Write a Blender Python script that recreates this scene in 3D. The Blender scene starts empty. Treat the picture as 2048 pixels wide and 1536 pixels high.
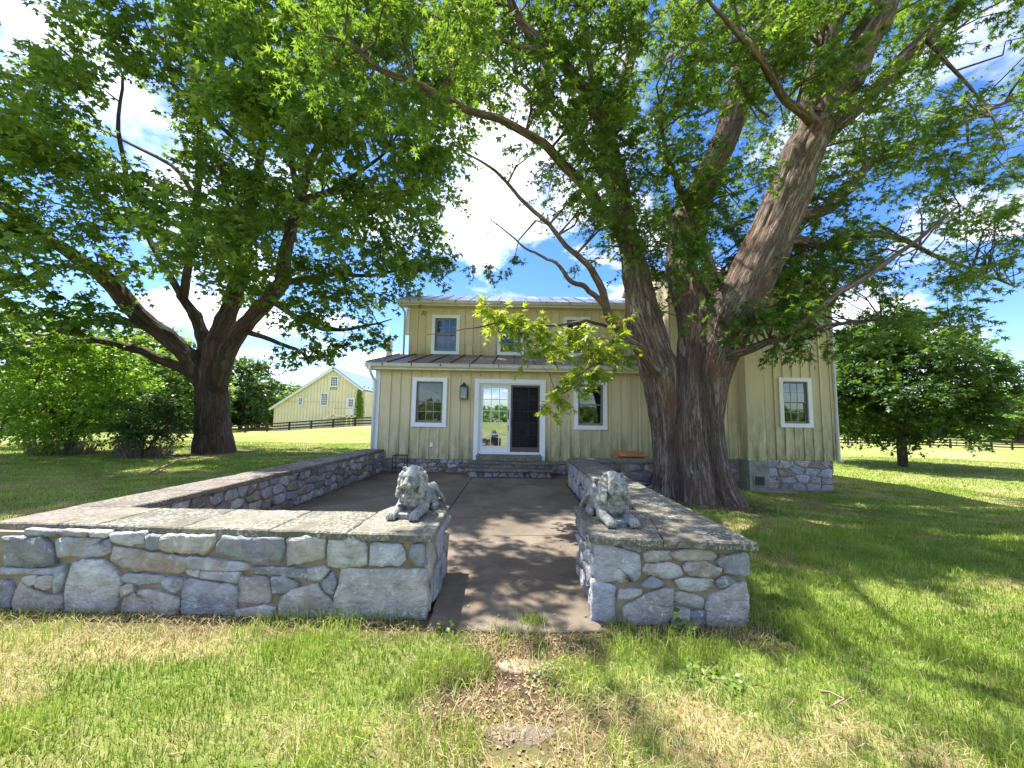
import bpy, bmesh, math, random
import numpy as np
from mathutils import Matrix, Vector

random.seed(7)
RNG = np.random.default_rng(11)
SC = bpy.context.scene
COL = SC.collection

# ------------------------------------------------------------------ camera, sky, sun, exposure
F = 770.0
PITCH, ROLL, YAW = math.radians(5.34), math.radians(1.0), math.radians(0.4)
EYE = np.array([0.0, 0.0, 1.6])
CAM_ROT = Matrix.Rotation(YAW, 3, 'Z') @ Matrix.Rotation(math.pi / 2 + PITCH, 3, 'X') @ Matrix.Rotation(ROLL, 3, 'Z')
cam_data = bpy.data.cameras.new('camera')
cam_data.sensor_width = 36.0
cam_data.lens = 36.0 * F / 2048.0
cam_data.clip_start, cam_data.clip_end = 0.05, 3000.0
cam = bpy.data.objects.new('camera', cam_data)
COL.objects.link(cam)
cam.matrix_world = Matrix.Translation(Vector(EYE)) @ CAM_ROT.to_4x4()
SC.camera = cam

SUN_EL = math.radians(65.5)
SUN_H = Vector((-0.854, 0.52))          # horizontal direction towards the sun
SUN_DIR = Vector((SUN_H.x * math.cos(SUN_EL), SUN_H.y * math.cos(SUN_EL), math.sin(SUN_EL)))
SKY_STRENGTH = 0.15
CLOUD = 4.5
world = bpy.data.worlds.new('World')
SC.world = world
world.use_nodes = True
wn = world.node_tree
wn.nodes.clear()


class NB:
    """small helper to write node trees"""
    def __init__(s, nt):
        s.nt = nt

    def __call__(s, t, ins=None, **attrs):
        n = s.nt.nodes.new(t)
        for k, v in attrs.items():
            setattr(n, k, v)
        for k, v in (ins or {}).items():
            if v is None:
                continue
            if isinstance(v, bpy.types.NodeSocket):
                s.nt.links.new(v, n.inputs[k])
            else:
                n.inputs[k].default_value = v
        return n

    def pos(s):
        return s('ShaderNodeNewGeometry').outputs['Position']

    def obj(s):
        return s('ShaderNodeTexCoord').outputs['Object']

    def rnd(s):
        return s('ShaderNodeObjectInfo').outputs['Random']

    def attr(s, name):
        return s('ShaderNodeAttribute', attribute_name=name)

    def scale(s, v, sc, loc=(0, 0, 0)):
        return s('ShaderNodeMapping', {'Vector': v, 'Scale': sc, 'Location': loc}).outputs[0]

    def noise(s, v, sc, det=4.0, rough=0.55, dist=0.0, dims='3D', w=None):
        n = s('ShaderNodeTexNoise', {'Scale': sc, 'Detail': det, 'Roughness': rough, 'Distortion': dist}, noise_dimensions=dims)
        s.nt.links.new(v, n.inputs['Vector'])
        if w is not None:
            s.nt.links.new(w, n.inputs['W'])
        return n.outputs['Fac']

    def voro(s, v, sc, feature='F1', rand=1.0):
        n = s('ShaderNodeTexVoronoi', {'Vector': v, 'Scale': sc, 'Randomness': rand}, feature=feature)
        return n.outputs['Distance']

    def ramp(s, f, stops, interp='LINEAR'):
        n = s('ShaderNodeValToRGB', {'Fac': f})
        cr = n.color_ramp
        cr.interpolation = interp
        while len(cr.elements) < len(stops):
            cr.elements.new(0.5)
        for e, (p, c) in zip(cr.elements, stops):
            e.position = p
            if isinstance(c, (int, float)):
                c = (c, c, c)
            e.color = (c[0], c[1], c[2], 1)
        return n.outputs['Color']

    def mix(s, f, a, b, mode='MIX'):
        n = s('ShaderNodeMix', data_type='RGBA', blend_type=mode)
        for i, v in ((0, f), (6, a), (7, b)):
            if isinstance(v, bpy.types.NodeSocket):
                s.nt.links.new(v, n.inputs[i])
            else:
                n.inputs[i].default_value = v if i == 0 else (v[0], v[1], v[2], 1)
        return n.outputs[2]

    def math(s, op, a, b=0.0, c=None, clamp=False):
        n = s('ShaderNodeMath', operation=op, use_clamp=clamp)
        for i, v in ((0, a), (1, b), (2, c)):
            if v is None:
                continue
            if isinstance(v, bpy.types.NodeSocket):
                s.nt.links.new(v, n.inputs[i])
            else:
                n.inputs[i].default_value = v
        return n.outputs[0]

    def sep(s, v):
        return s('ShaderNodeSeparateXYZ', {0: v}).outputs

    def bump(s, h, strength=0.5, dist=0.02, normal=None):
        return s('ShaderNodeBump', {'Height': h, 'Strength': strength, 'Distance': dist, 'Normal': normal}).outputs[0]

    def bsdf(s, col, rough=0.7, normal=None, metal=0.0, spec=0.5, **kw):
        d = {'Base Color': col, 'Roughness': rough, 'Metallic': metal, 'Specular IOR Level': spec, 'Normal': normal}
        if not isinstance(col, bpy.types.NodeSocket):
            d['Base Color'] = (col[0], col[1], col[2], 1)
        d.update(kw)
        return s('ShaderNodeBsdfPrincipled', d).outputs[0]

    def out(s, sh):
        o = s('ShaderNodeOutputMaterial')
        s.nt.links.new(sh, o.inputs[0])


wb = NB(wn)
sky = wb('ShaderNodeTexSky', sky_type='NISHITA', sun_disc=False, sun_elevation=SUN_EL,
         sun_rotation=math.atan2(SUN_H.x, SUN_H.y), altitude=100, air_density=1.0, dust_density=0.4, ozone_density=2.5)
gen = wb('ShaderNodeTexCoord').outputs['Generated']
sx, sy, sz = wb.sep(gen)
den = wb.math('MAXIMUM', wb.math('ADD', sz, 0.12), 0.05)
cv = wb('ShaderNodeCombineXYZ', {0: wb.math('DIVIDE', sx, den), 1: wb.math('DIVIDE', sy, den), 2: 0.0}).outputs[0]
c1 = wb.noise(wb.scale(cv, (1.0, 1.0, 1.0), (7.6, 2.9, 0)), 1.25, 9, 0.58, 0.35)
c2 = wb.noise(cv, 5.0, 6, 0.6)
cd = wb.math('ADD', c1, wb.math('MULTIPLY', wb.math('SUBTRACT', c2, 0.5), 0.10))
cm = wb.ramp(cd, [(0.49, 0.0), (0.62, 1.0)])
shade = wb.ramp(wb.noise(cv, 2.6, 5, 0.6), [(0.3, (0.62, 0.70, 0.84)), (0.62, (1.0, 1.0, 1.0))])
ccol = wb.mix(1.0, shade, (CLOUD, CLOUD, CLOUD * 1.02), 'MULTIPLY')
hs = wb('ShaderNodeHueSaturation', {'Hue': 0.515, 'Saturation': 1.32, 'Value': 0.56, 'Color': sky.outputs[0]})
final = wb.mix(cm, hs.outputs[0], ccol)
bg = wb('ShaderNodeBackground', {'Color': final, 'Strength': SKY_STRENGTH})
wo = wb('ShaderNodeOutputWorld')
wn.links.new(bg.outputs[0], wo.inputs[0])

sun_data = bpy.data.lights.new('sun', 'SUN')
sun_data.energy = 4.0
sun_data.angle = math.radians(0.53)
sun_data.color = (1.0, 0.955, 0.87)
sun = bpy.data.objects.new('sun', sun_data)
COL.objects.link(sun)
sun.rotation_euler = SUN_DIR.to_track_quat('Z', 'Y').to_euler()
sun.location = (-20, 10, 40)

SC.view_settings.view_transform = 'Standard'
SC.view_settings.look = 'None'
SC.view_settings.exposure = 1.95
SC.view_settings.gamma = 1.0
SC.view_settings.use_curve_mapping = False
SC.render.engine = 'CYCLES'
SC.cycles.max_bounces = 8
SC.cycles.transparent_max_bounces = 12

# ------------------------------------------------------------------ measuring helpers
MNP = np.array(CAM_ROT)


def W(px, py, Y):
    """point of the place at distance Y that was measured at a pixel of the 2048 px photograph"""
    d = MNP @ np.array([(px - 1024) / F, (768 - py) / F, -1.0])
    return EYE + d * (Y / d[1])


def PXL(p):
    l = (np.asarray(p) - EYE) @ MNP
    return np.stack([1024 + F * l[..., 0] / -l[..., 2], 768 - F * l[..., 1] / -l[..., 2]], -1)


def ss(a, b, x):
    t = np.clip((np.asarray(x, float) - a) / (b - a), 0, 1)
    return t * t * (3 - 2 * t)


def hash3(i, j, k, seed=0):
    h = (i.astype(np.int64) * 73856093) ^ (j.astype(np.int64) * 19349663) ^ (k.astype(np.int64) * 83492791) ^ (seed * 2654435)
    h = (h ^ (h >> 13)) * 1274126177
    h = h ^ (h >> 16)
    return (h & 0xFFFF).astype(np.float32) / 65535.0


def vnoise(p, seed=0):
    p = np.asarray(p, np.float32)
    i = np.floor(p).astype(np.int64)
    f = p - i
    f = f * f * (3 - 2 * f)
    r = 0
    for a in (0, 1):
        for b in (0, 1):
            for c in (0, 1):
                w = (f[..., 0] if a else 1 - f[..., 0]) * (f[..., 1] if b else 1 - f[..., 1]) * (f[..., 2] if c else 1 - f[..., 2])
                r = r + w * hash3(i[..., 0] + a, i[..., 1] + b, i[..., 2] + c, seed)
    return r


def fbm(p, octv=3, seed=0):
    p = np.asarray(p, np.float32)
    r, a, t = 0, 1.0, 0.0
    for o in range(octv):
        r = r + a * vnoise(p * (2 ** o) + 17.3 * o, seed + o)
        t += a
        a *= 0.5
    return r / t


def ground_z(x, y):
    x = np.asarray(x, float)
    y = np.asarray(y, float)
    near = -0.02 - 0.40 * ss(2.5, 8, x) * ss(3, 11, y) - 0.05 * ss(-5, -12, x)
    T = np.interp(x, [-70, -37, -32, -18, -5, 10, 30, 65], [-1.0, -1.0, -0.58, 0.6, 0.4, -0.4, -0.7, -1.1])
    far = ss(20, 46, y)
    z = near * (1 - far) + T * far
    p = np.stack([x * 0.35, y * 0.35, np.zeros_like(x)], -1)
    z = z + (fbm(p, 2, 5) - 0.5) * 0.10 * ss(3.3, 6, np.hypot(x, y))
    return z


# ------------------------------------------------------------------ object helpers
def tag(o, label=None, cat=None, group=None, kind=None):
    if label:
        o['label'] = label
    if cat:
        o['category'] = cat
    if group:
        o['group'] = group
    if kind:
        o['kind'] = kind
    return o


def wloc(o):
    p = Vector((0, 0, 0))
    while o is not None:
        p = p + Vector(o.location)
        o = o.parent
    return p


def empty(name, loc, label, cat, group=None):
    o = bpy.data.objects.new(name, None)
    o.empty_display_size = 0.2
    COL.objects.link(o)
    o.location = loc
    return tag(o, label, cat, group)


def link(name, me, mat=None, parent=None, loc=(0, 0, 0), scale=None, rot=None):
    o = bpy.data.objects.new(name, me)
    if mat is not None and not me.materials:
        me.materials.append(mat)
    COL.objects.link(o)
    if parent is not None:
        o.parent = parent
        o.location = Vector(loc) - wloc(parent)
    else:
        o.location = loc
    if scale is not None:
        o.scale = scale
    if rot is not None:
        o.rotation_euler = rot
    return o


class MB:
    def __init__(s):
        s.v, s.f = [], []

    def poly(s, pts):
        n = len(s.v)
        s.v += [tuple(p) for p in pts]
        s.f.append(tuple(range(n, n + len(pts))))
        return s

    def box(s, x0, x1, y0, y1, z0, z1):
        n = len(s.v)
        s.v += [(x, y, z) for z in (z0, z1) for y in (y0, y1) for x in (x0, x1)]
        for f in ((0, 2, 3, 1), (4, 5, 7, 6), (0, 1, 5, 4), (2, 6, 7, 3), (0, 4, 6, 2), (1, 3, 7, 5)):
            s.f.append(tuple(n + i for i in f))
        return s

    def prism(s, prof, axis, a0, a1):
        """prof: list of 2d points, extruded along axis ('x','y','z')"""
        n = len(s.v)
        k = len(prof)
        for a in (a0, a1):
            for p, q in prof:
                s.v.append({'x': (a, p, q), 'y': (p, a, q), 'z': (p, q, a)}[axis])
        s.f.append(tuple(n + i for i in range(k))[::-1])
        s.f.append(tuple(n + k + i for i in range(k)))
        for i in range(k):
            j = (i + 1) % k
            s.f.append((n + i, n + j, n + k + j, n + k + i))
        return s

    def tube(s, pts, rad, sides=8, caps=True):
        pts = [Vector(p) for p in pts]
        rad = [rad] * len(pts) if isinstance(rad, (int, float)) else list(rad)
        n0 = len(s.v)
        up = None
        for i, p in enumerate(pts):
            d = (pts[min(i + 1, len(pts) - 1)] - pts[max(i - 1, 0)])
            d = d.normalized() if d.length > 1e-9 else Vector((0, 0, 1))
            if up is None:
                up = d.orthogonal().normalized()
            else:
                up = (up - d * up.dot(d))
                up = up.normalized() if up.length > 1e-6 else d.orthogonal().normalized()
            w = d.cross(up)
            for k in range(sides):
                a = 2 * math.pi * k / sides
                q = p + (up * math.cos(a) + w * math.sin(a)) * rad[i]
                s.v.append((q.x, q.y, q.z))
        for i in range(len(pts) - 1):
            for k in range(sides):
                a, b = n0 + i * sides + k, n0 + i * sides + (k + 1) % sides
                s.f.append((a, b, b + sides, a + sides))
        if caps:
            s.f.append(tuple(n0 + k for k in range(sides))[::-1])
            m = n0 + (len(pts) - 1) * sides
            s.f.append(tuple(m + k for k in range(sides)))
        return s

    def build(s, name, mat, parent=None, smooth=False, loc=None):
        me = bpy.data.meshes.new(name)
        off = wloc(parent) if parent is not None else Vector((0, 0, 0))
        if loc is not None:
            off = Vector(loc)
        me.from_pydata([(x - off.x, y - off.y, z - off.z) for x, y, z in s.v], [], s.f)
        if smooth:
            me.polygons.foreach_set('use_smooth', [True] * len(me.polygons))
        me.update()
        me.materials.append(mat)
        o = bpy.data.objects.new(name, me)
        COL.objects.link(o)
        if parent is not None:
            o.parent = parent
            if loc is not None:
                o.location = off - wloc(parent)
        elif loc is not None:
            o.location = off
        return o


def np_mesh(name, verts, faces, smooth=False, attrs=None):
    """verts (N,3), faces (M,k) with one k"""
    verts = np.asarray(verts, np.float32)
    faces = np.asarray(faces, np.int32)
    me = bpy.data.meshes.new(name)
    k = faces.shape[1]
    me.vertices.add(len(verts))
    me.vertices.foreach_set('co', verts.ravel())
    me.loops.add(faces.size)
    me.loops.foreach_set('vertex_index', faces.ravel())
    me.polygons.add(len(faces))
    me.polygons.foreach_set('loop_start', np.arange(0, faces.size, k, dtype=np.int32))
    if smooth:
        me.polygons.foreach_set('use_smooth', np.ones(len(faces), bool))
    for an, av in (attrs or {}).items():
        av = np.asarray(av, np.float32)
        if av.ndim == 1:
            a = me.attributes.new(an, 'FLOAT', 'POINT')
            a.data.foreach_set('value', av)
        else:
            a = me.attributes.new(an, 'FLOAT_VECTOR', 'POINT')
            a.data.foreach_set('vector', av.ravel())
    me.update(calc_edges=True)
    me.validate()
    return me


def unit_box(name):
    b = MB().box(-.5, .5, -.5, .5, -.5, .5)
    me = bpy.data.meshes.new(name)
    me.from_pydata(b.v, [], b.f)
    me.update()
    return me


_UB = {}


def ubox(name, mat, parent, x0, x1, y0, y1, z0, z1):
    """a box that shares one mesh with all boxes of its name and material"""
    key = (name, mat.name)
    if key not in _UB:
        me = unit_box(name)
        me.materials.append(mat)
        _UB[key] = me
    return link(name, _UB[key], None, parent, ((x0 + x1) / 2, (y0 + y1) / 2, (z0 + z1) / 2), (x1 - x0, y1 - y0, z1 - z0))


# ------------------------------------------------------------------ materials
MT = {}


def mk(name):
    m = bpy.data.materials.new(name)
    m.use_nodes = True
    m.node_tree.nodes.clear()
    MT[name] = m
    return NB(m.node_tree)


def plain(name, col, rough=0.6, metal=0.0, var=0.15, vs=6.0, bump=0.0, spec=0.4):
    b = mk(name)
    n = b.noise(b.pos(), vs, 5, 0.6)
    lo = tuple(c * (1 - var) for c in col)
    hi = tuple(min(1, c * (1 + var)) for c in col)
    c = b.ramp(n, [(0.3, lo), (0.7, hi)])
    nm = b.bump(b.noise(b.pos(), vs * 6, 4, 0.6), bump, 0.01) if bump else None
    b.out(b.bsdf(c, rough, nm, metal, spec))


plain('white_trim', (0.78, 0.79, 0.80), 0.5, var=0.06, vs=3)
plain('cream_trim', (0.62, 0.57, 0.42), 0.6, var=0.10, vs=3)
plain('gutter', (0.58, 0.56, 0.50), 0.45, var=0.12, vs=5)
plain('sash_grey', (0.20, 0.19, 0.185), 0.5, var=0.1)
plain('muntin_grey', (0.30, 0.30, 0.30), 0.5, var=0.1)
plain('door_white', (0.72, 0.73, 0.72), 0.45, var=0.05)
plain('screen_frame', (0.10, 0.075, 0.07), 0.5)
plain('lantern_metal', (0.05, 0.055, 0.05), 0.5, metal=0.3)
plain('black_iron', (0.03, 0.028, 0.026), 0.6)
plain('brass', (0.25, 0.18, 0.07), 0.4, metal=0.8)
plain('plastic_white', (0.8, 0.8, 0.76), 0.5, var=0.03)
plain('interior', (0.25, 0.23, 0.20), 0.9)
plain('curtain', (0.45, 0.46, 0.45), 0.9, var=0.25, vs=9)
plain('blind', (0.50, 0.50, 0.50), 0.6, var=0.05)
plain('dark_shade', (0.11, 0.12, 0.10), 0.9, var=0.2)
plain('cardboard', (0.42, 0.20, 0.09), 0.8, var=0.12, vs=5)
plain('fence_brown', (0.035, 0.022, 0.018), 0.8, var=0.3, vs=4)
plain('roof_blue', (0.20, 0.27, 0.29), 0.35, metal=0.2, var=0.08, vs=0.6)
plain('barn_cream', (0.80, 0.71, 0.47), 0.7, var=0.07, vs=0.7)
plain('barn_batten', (0.64, 0.56, 0.36), 0.7, var=0.08, vs=0.7)
plain('stair_wood', (0.50, 0.40, 0.20), 0.7)
plain('pole_grey', (0.42, 0.42, 0.42), 0.7, var=0.15)
plain('wire', (0.12, 0.12, 0.12), 0.7)
plain('stick', (0.22, 0.17, 0.12), 0.9, var=0.3, vs=20)
plain('vent_dark', (0.05, 0.055, 0.055), 0.7)
plain('concrete_base', (0.24, 0.24, 0.19), 0.9, var=0.35, vs=3.5, bump=0.4)

b = mk('glass')
fr = b('ShaderNodeFresnel', {'IOR': 1.55}).outputs[0]
fr = b.math('ADD', b.math('MULTIPLY', fr, 1.0), 0.03, clamp=True)
wav = b.bump(b.noise(b.pos(), 1.7, 2, 0.5), 0.08, 0.02)
g1 = b('ShaderNodeBsdfTransparent', {'Color': (0.55, 0.60, 0.60, 1)}).outputs[0]
g2 = b('ShaderNodeBsdfGlossy', {'Color': (1, 1, 1, 1), 'Roughness': 0.03, 'Normal': wav}).outputs[0]
b.out(b('ShaderNodeMixShader', {0: fr, 1: g1, 2: g2}).outputs[0])

b = mk('door_glass')          # low-e glazing, strongly mirror-like by day
wav = b.bump(b.noise(b.pos(), 1.3, 2, 0.5), 0.10, 0.02)
g1 = b('ShaderNodeBsdfTransparent', {'Color': (0.35, 0.40, 0.40, 1)}).outputs[0]
g2 = b('ShaderNodeBsdfGlossy', {'Color': (0.80, 0.88, 0.9, 1), 'Roughness': 0.02, 'Normal': wav}).outputs[0]
b.out(b('ShaderNodeMixShader', {0: 0.45, 1: g1, 2: g2}).outputs[0])

b = mk('insect_screen')
g1 = b('ShaderNodeBsdfTransparent', {'Color': (0.75, 0.75, 0.75, 1)}).outputs[0]
g2 = b('ShaderNodeBsdfDiffuse', {'Color': (0.035, 0.036, 0.042, 1)}).outputs[0]
b.out(b('ShaderNodeMixShader', {0: 0.45, 1: g1, 2: g2}).outputs[0])


def siding(name, base, stain_h, z0):
    b = mk(name)
    p = b.pos()
    x, y, z = b.sep(p)
    per = b.ramp(b.rnd(), [(0, 0.84), (1, 1.06)])
    c = b.mix(1.0, base, per, 'MULTIPLY')
    streak = b.noise(b.scale(p, (5.0, 5.0, 0.55)), 1.6, 6, 0.65)
    c = b.mix(b.ramp(streak, [(0.35, 0.0), (0.75, 0.55)]), c, tuple(v * 0.74 for v in base))
    blot = b.noise(p, 2.2, 5, 0.6)
    c = b.mix(b.ramp(blot, [(0.48, 0.0), (0.8, 0.30)]), c, (0.46, 0.46, 0.28))
    # algae that grows up from the foot of the boards
    low = b.math('MULTIPLY_ADD', b.math('SUBTRACT', z, z0), -1.0 / stain_h, 1.0, clamp=True)
    nn = b.noise(b.scale(p, (4.0, 4.0, 0.9)), 1.4, 6, 0.7)
    mk_ = b.math('MULTIPLY', b.ramp(nn, [(0.36, 0.0), (0.64, 1.0)]), low)
    c = b.mix(mk_, c, (0.16, 0.19, 0.06))
    fine = b.noise(b.scale(p, (60, 60, 4)), 1.0, 4, 0.6)
    b.out(b.bsdf(c, 0.78, b.bump(fine, 0.25, 0.004), 0, 0.3))


siding('siding', (0.72, 0.61, 0.39), 1.4, 0.35)
siding('siding_upper', (0.72, 0.605, 0.375), 0.8, 3.9)
siding('siding_wing', (0.72, 0.605, 0.385), 2.2, 0.45)


def stone_mat(name, cols, dark=1.0, moss=0.0, white=0.32):
    b = mk(name)
    p = b.pos()
    r = b.rnd()
    off = b('ShaderNodeCombineXYZ', {0: b.math('MULTIPLY', r, 37.0), 1: b.math('MULTIPLY', r, 91.0), 2: b.math('MULTIPLY', r, 53.0)}).outputs[0]
    q = b('ShaderNodeVectorMath', {0: p, 1: off}, operation='ADD').outputs[0]
    n = len(cols)
    c = b.ramp(r, [(i / n, cc) for i, cc in enumerate(cols)], 'CONSTANT')
    mott = b.noise(q, 5.0, 7, 0.68, 0.6)
    c = b.mix(1.0, c, b.ramp(mott, [(0.25, 0.50), (0.5, 0.98), (0.78, 1.55)]), 'MULTIPLY')
    vein = b.noise(b.scale(q, (6, 6, 26)), 1.0, 5, 0.6, 1.2)
    c = b.mix(b.ramp(vein, [(0.52, 0.0), (0.72, 0.45)]), c, (0.30, 0.28, 0.27))
    rust = b.noise(q, 3.1, 4, 0.6)
    c = b.mix(b.ramp(rust, [(0.57, 0.0), (0.74, 0.65)]), c, (0.36, 0.22, 0.11))
    lich = b.noise(q, 17, 5, 0.7)
    lm = b.math('MULTIPLY', b.ramp(lich, [(0.56, 0.0), (0.62, 1.0)]), b.ramp(b.noise(q, 2.7, 3, 0.5), [(0.46, 0.0), (0.58, 1.0)]))
    c = b.mix(b.math('MULTIPLY', lm, white * 3.0, clamp=True), c, (0.66, 0.66, 0.62))
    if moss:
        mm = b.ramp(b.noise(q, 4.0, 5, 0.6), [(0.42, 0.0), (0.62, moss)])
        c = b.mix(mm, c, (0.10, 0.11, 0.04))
    c = b.mix(1.0, c, (dark, dark, dark), 'MULTIPLY')
    h = b.math('ADD', b.math('MULTIPLY', b.noise(q, 9, 8, 0.62, 0.8), 1.0), b.math('MULTIPLY', vein, 0.35))
    h = b.math('ADD', h, b.math('MULTIPLY', b.noise(q, 38, 5, 0.65), 0.35))
    nm = b.bump(h, 1.0, 0.06)
    b.out(b.bsdf(c, 0.82, nm, 0, 0.35))


BLUE = [(0.40, 0.415, 0.46), (0.30, 0.32, 0.36), (0.47, 0.475, 0.50), (0.55, 0.54, 0.52), (0.28, 0.29, 0.315), (0.43, 0.40, 0.37), (0.37, 0.395, 0.445), (0.48, 0.45, 0.41)]
stone_mat('stone', BLUE, 1.0)
stone_mat('stone_shade_mossy', [(0.27, 0.27, 0.27), (0.21, 0.21, 0.22), (0.31, 0.29, 0.26), (0.19, 0.19, 0.18), (0.26, 0.27, 0.30)], 1.0, moss=0.45, white=0.15)  # darker stone copy, inner wall's shade put into its colours, plus moss tint
stone_mat('stone_warm', [(0.30, 0.25, 0.20), (0.33, 0.31, 0.30), (0.24, 0.20, 0.17), (0.36, 0.35, 0.35), (0.28, 0.29, 0.32)], 1.0)

b = mk('mortar')
p = b.pos()
c = b.ramp(b.noise(p, 4, 6, 0.65), [(0.3, (0.17, 0.135, 0.09)), (0.55, (0.28, 0.235, 0.165)), (0.75, (0.38, 0.335, 0.26))])
b.out(b.bsdf(c, 0.95, b.bump(b.noise(p, 60, 5, 0.7), 0.6, 0.012), 0, 0.2))

def cap_mat(name, ramp, lich=1.0):
    b = mk(name)
    p = b.pos()
    r = b.rnd()
    c = b.ramp(b.noise(p, 2.3, 7, 0.68, 0.5), ramp)
    c = b.mix(1.0, c, b.ramp(r, [(0, 0.80), (1, 1.15)]), 'MULTIPLY')
    fl = b.noise(p, 34, 5, 0.75)
    area = b.ramp(b.noise(p, 2.6, 4, 0.6), [(0.36, 0.1), (0.60, 1.0)])
    c = b.mix(b.math('MULTIPLY', b.math('MULTIPLY', b.ramp(fl, [(0.50, 0.0), (0.58, 0.9)]), area), lich), c, (0.50, 0.50, 0.45))
    c = b.mix(b.ramp(b.noise(p, 6, 5, 0.6), [(0.58, 0.0), (0.72, 0.6)]), c, (0.22, 0.20, 0.06))
    c = b.mix(b.ramp(b.noise(p, 11, 5, 0.7), [(0.56, 0.0), (0.72, 0.6)]), c, (0.07, 0.075, 0.06))
    h = b.math('ADD', b.noise(p, 22, 7, 0.65), b.math('MULTIPLY', b.noise(p, 3, 3, 0.5), 1.2))
    b.out(b.bsdf(c, 0.85, b.bump(h, 0.7, 0.02), 0, 0.3))


cap_mat('capstone', [(0.25, (0.070, 0.066, 0.050)), (0.5, (0.120, 0.110, 0.083)), (0.75, (0.18, 0.163, 0.13))], 0.7)
cap_mat('capstone_brown', [(0.25, (0.085, 0.064, 0.053)), (0.5, (0.135, 0.108, 0.09)), (0.75, (0.18, 0.153, 0.134))], 0.5)

b = mk('patio')
p = b.pos()
c = b.ramp(b.noise(p, 0.9, 7, 0.65, 0.6), [(0.28, (0.075, 0.058, 0.042)), (0.5, (0.140, 0.113, 0.084)), (0.75, (0.225, 0.188, 0.145))])
c = b.mix(b.ramp(b.noise(p, 3.5, 6, 0.7), [(0.50, 0.0), (0.72, 0.6)]), c, (0.085, 0.066, 0.048))
c = b.mix(b.ramp(b.noise(p, 120, 3, 0.7), [(0.58, 0.0), (0.70, 0.4)]), c, (0.36, 0.32, 0.27))
c = b.mix(b.ramp(b.noise(p, 55, 3, 0.7), [(0.62, 0.0), (0.70, 0.7)]), c, (0.05, 0.035, 0.025))
h = b.math('ADD', b.noise(p, 90, 5, 0.7), b.math('MULTIPLY', b.noise(p, 7, 5, 0.6), 1.5))
b.out(b.bsdf(c, 0.88, b.bump(h, 0.35, 0.008), 0, 0.3))


def metal_roof(name, lo, hi, rough, metal):
    b = mk(name)
    p = b.pos()
    c = b.ramp(b.noise(p, 1.8, 6, 0.65), [(0.3, lo), (0.7, hi)])
    c = b.mix(1.0, c, b.ramp(b.rnd(), [(0, 0.85), (1, 1.1)]), 'MULTIPLY')
    c = b.mix(b.ramp(b.noise(p, 9, 5, 0.7), [(0.55, 0.0), (0.75, 0.5)]), c, tuple(v * 0.6 for v in lo))
    b.out(b.bsdf(c, rough, b.bump(b.noise(p, 2.5, 3, 0.5), 0.15, 0.02), metal, 0.5))


metal_roof('roof_brown', (0.15, 0.115, 0.098), (0.27, 0.215, 0.185), 0.5, 0.1)
metal_roof('roof_light', (0.33, 0.37, 0.42), (0.46, 0.50, 0.55), 0.35, 0.35)
plain('seam_dark', (0.055, 0.048, 0.045), 0.6)
plain('seam_light', (0.35, 0.38, 0.42), 0.4, metal=0.3)


def bark(name, ramp, sc=1.0, lich=0.3):
    b = mk(name)
    q = b.attr('bark').outputs['Vector']
    p = b.pos()
    n1 = b.noise(q, 11.0 * sc, 7, 0.66, 0.35)
    n2 = b.noise(q, 34.0 * sc, 5, 0.6, 0.3)
    rid = b.math('ABSOLUTE', b.math('SUBTRACT', n1, 0.5))
    rid = b.math('SUBTRACT', 1.0, b.math('MULTIPLY', rid, 5.0, clamp=True))
    hgt = b.math('ADD', b.math('MULTIPLY', rid, -1.0), b.math('MULTIPLY', n2, 0.55))
    c = b.ramp(b.math('MULTIPLY_ADD', n2, 0.55, b.math('MULTIPLY', n1, 0.45)), ramp)
    c = b.mix(b.math('MULTIPLY', b.ramp(rid, [(0.62, 0.0), (0.95, 1.0)]), 0.78), c, (0.05, 0.032, 0.024))
    crk = b.noise(b.scale(q, (1, 1, 4.0)), 13.0 * sc, 6, 0.7, 0.8)
    c = b.mix(b.ramp(crk, [(0.50, 0.0), (0.66, 0.7)]), c, (0.075, 0.05, 0.038))
    hgt = b.math('ADD', hgt, b.math('MULTIPLY', crk, -0.5))
    big = b.noise(p, 1.3, 4, 0.6)
    c = b.mix(b.ramp(big, [(0.48, 0.0), (0.70, 0.6)]), c, (0.22, 0.105, 0.065))
    li = b.math('MULTIPLY', b.ramp(b.noise(p, 16, 5, 0.7), [(0.52, 0.0), (0.62, 1.0)]), b.ramp(b.noise(p, 1.7, 3, 0.5), [(0.52, 0.0), (0.66, lich)]))
    c = b.mix(li, c, (0.30, 0.33, 0.25))
    b.out(b.bsdf(c, 0.9, b.bump(hgt, 1.0, 0.06 / sc), 0, 0.25))


bark('bark', [(0.25, (0.11, 0.072, 0.055)), (0.46, (0.29, 0.215, 0.17)), (0.66, (0.54, 0.455, 0.385))], 0.9)
bark('bark_dark', [(0.25, (0.055, 0.040, 0.030)), (0.5, (0.16, 0.12, 0.092)), (0.72, (0.33, 0.27, 0.22))], 0.42)


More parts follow.
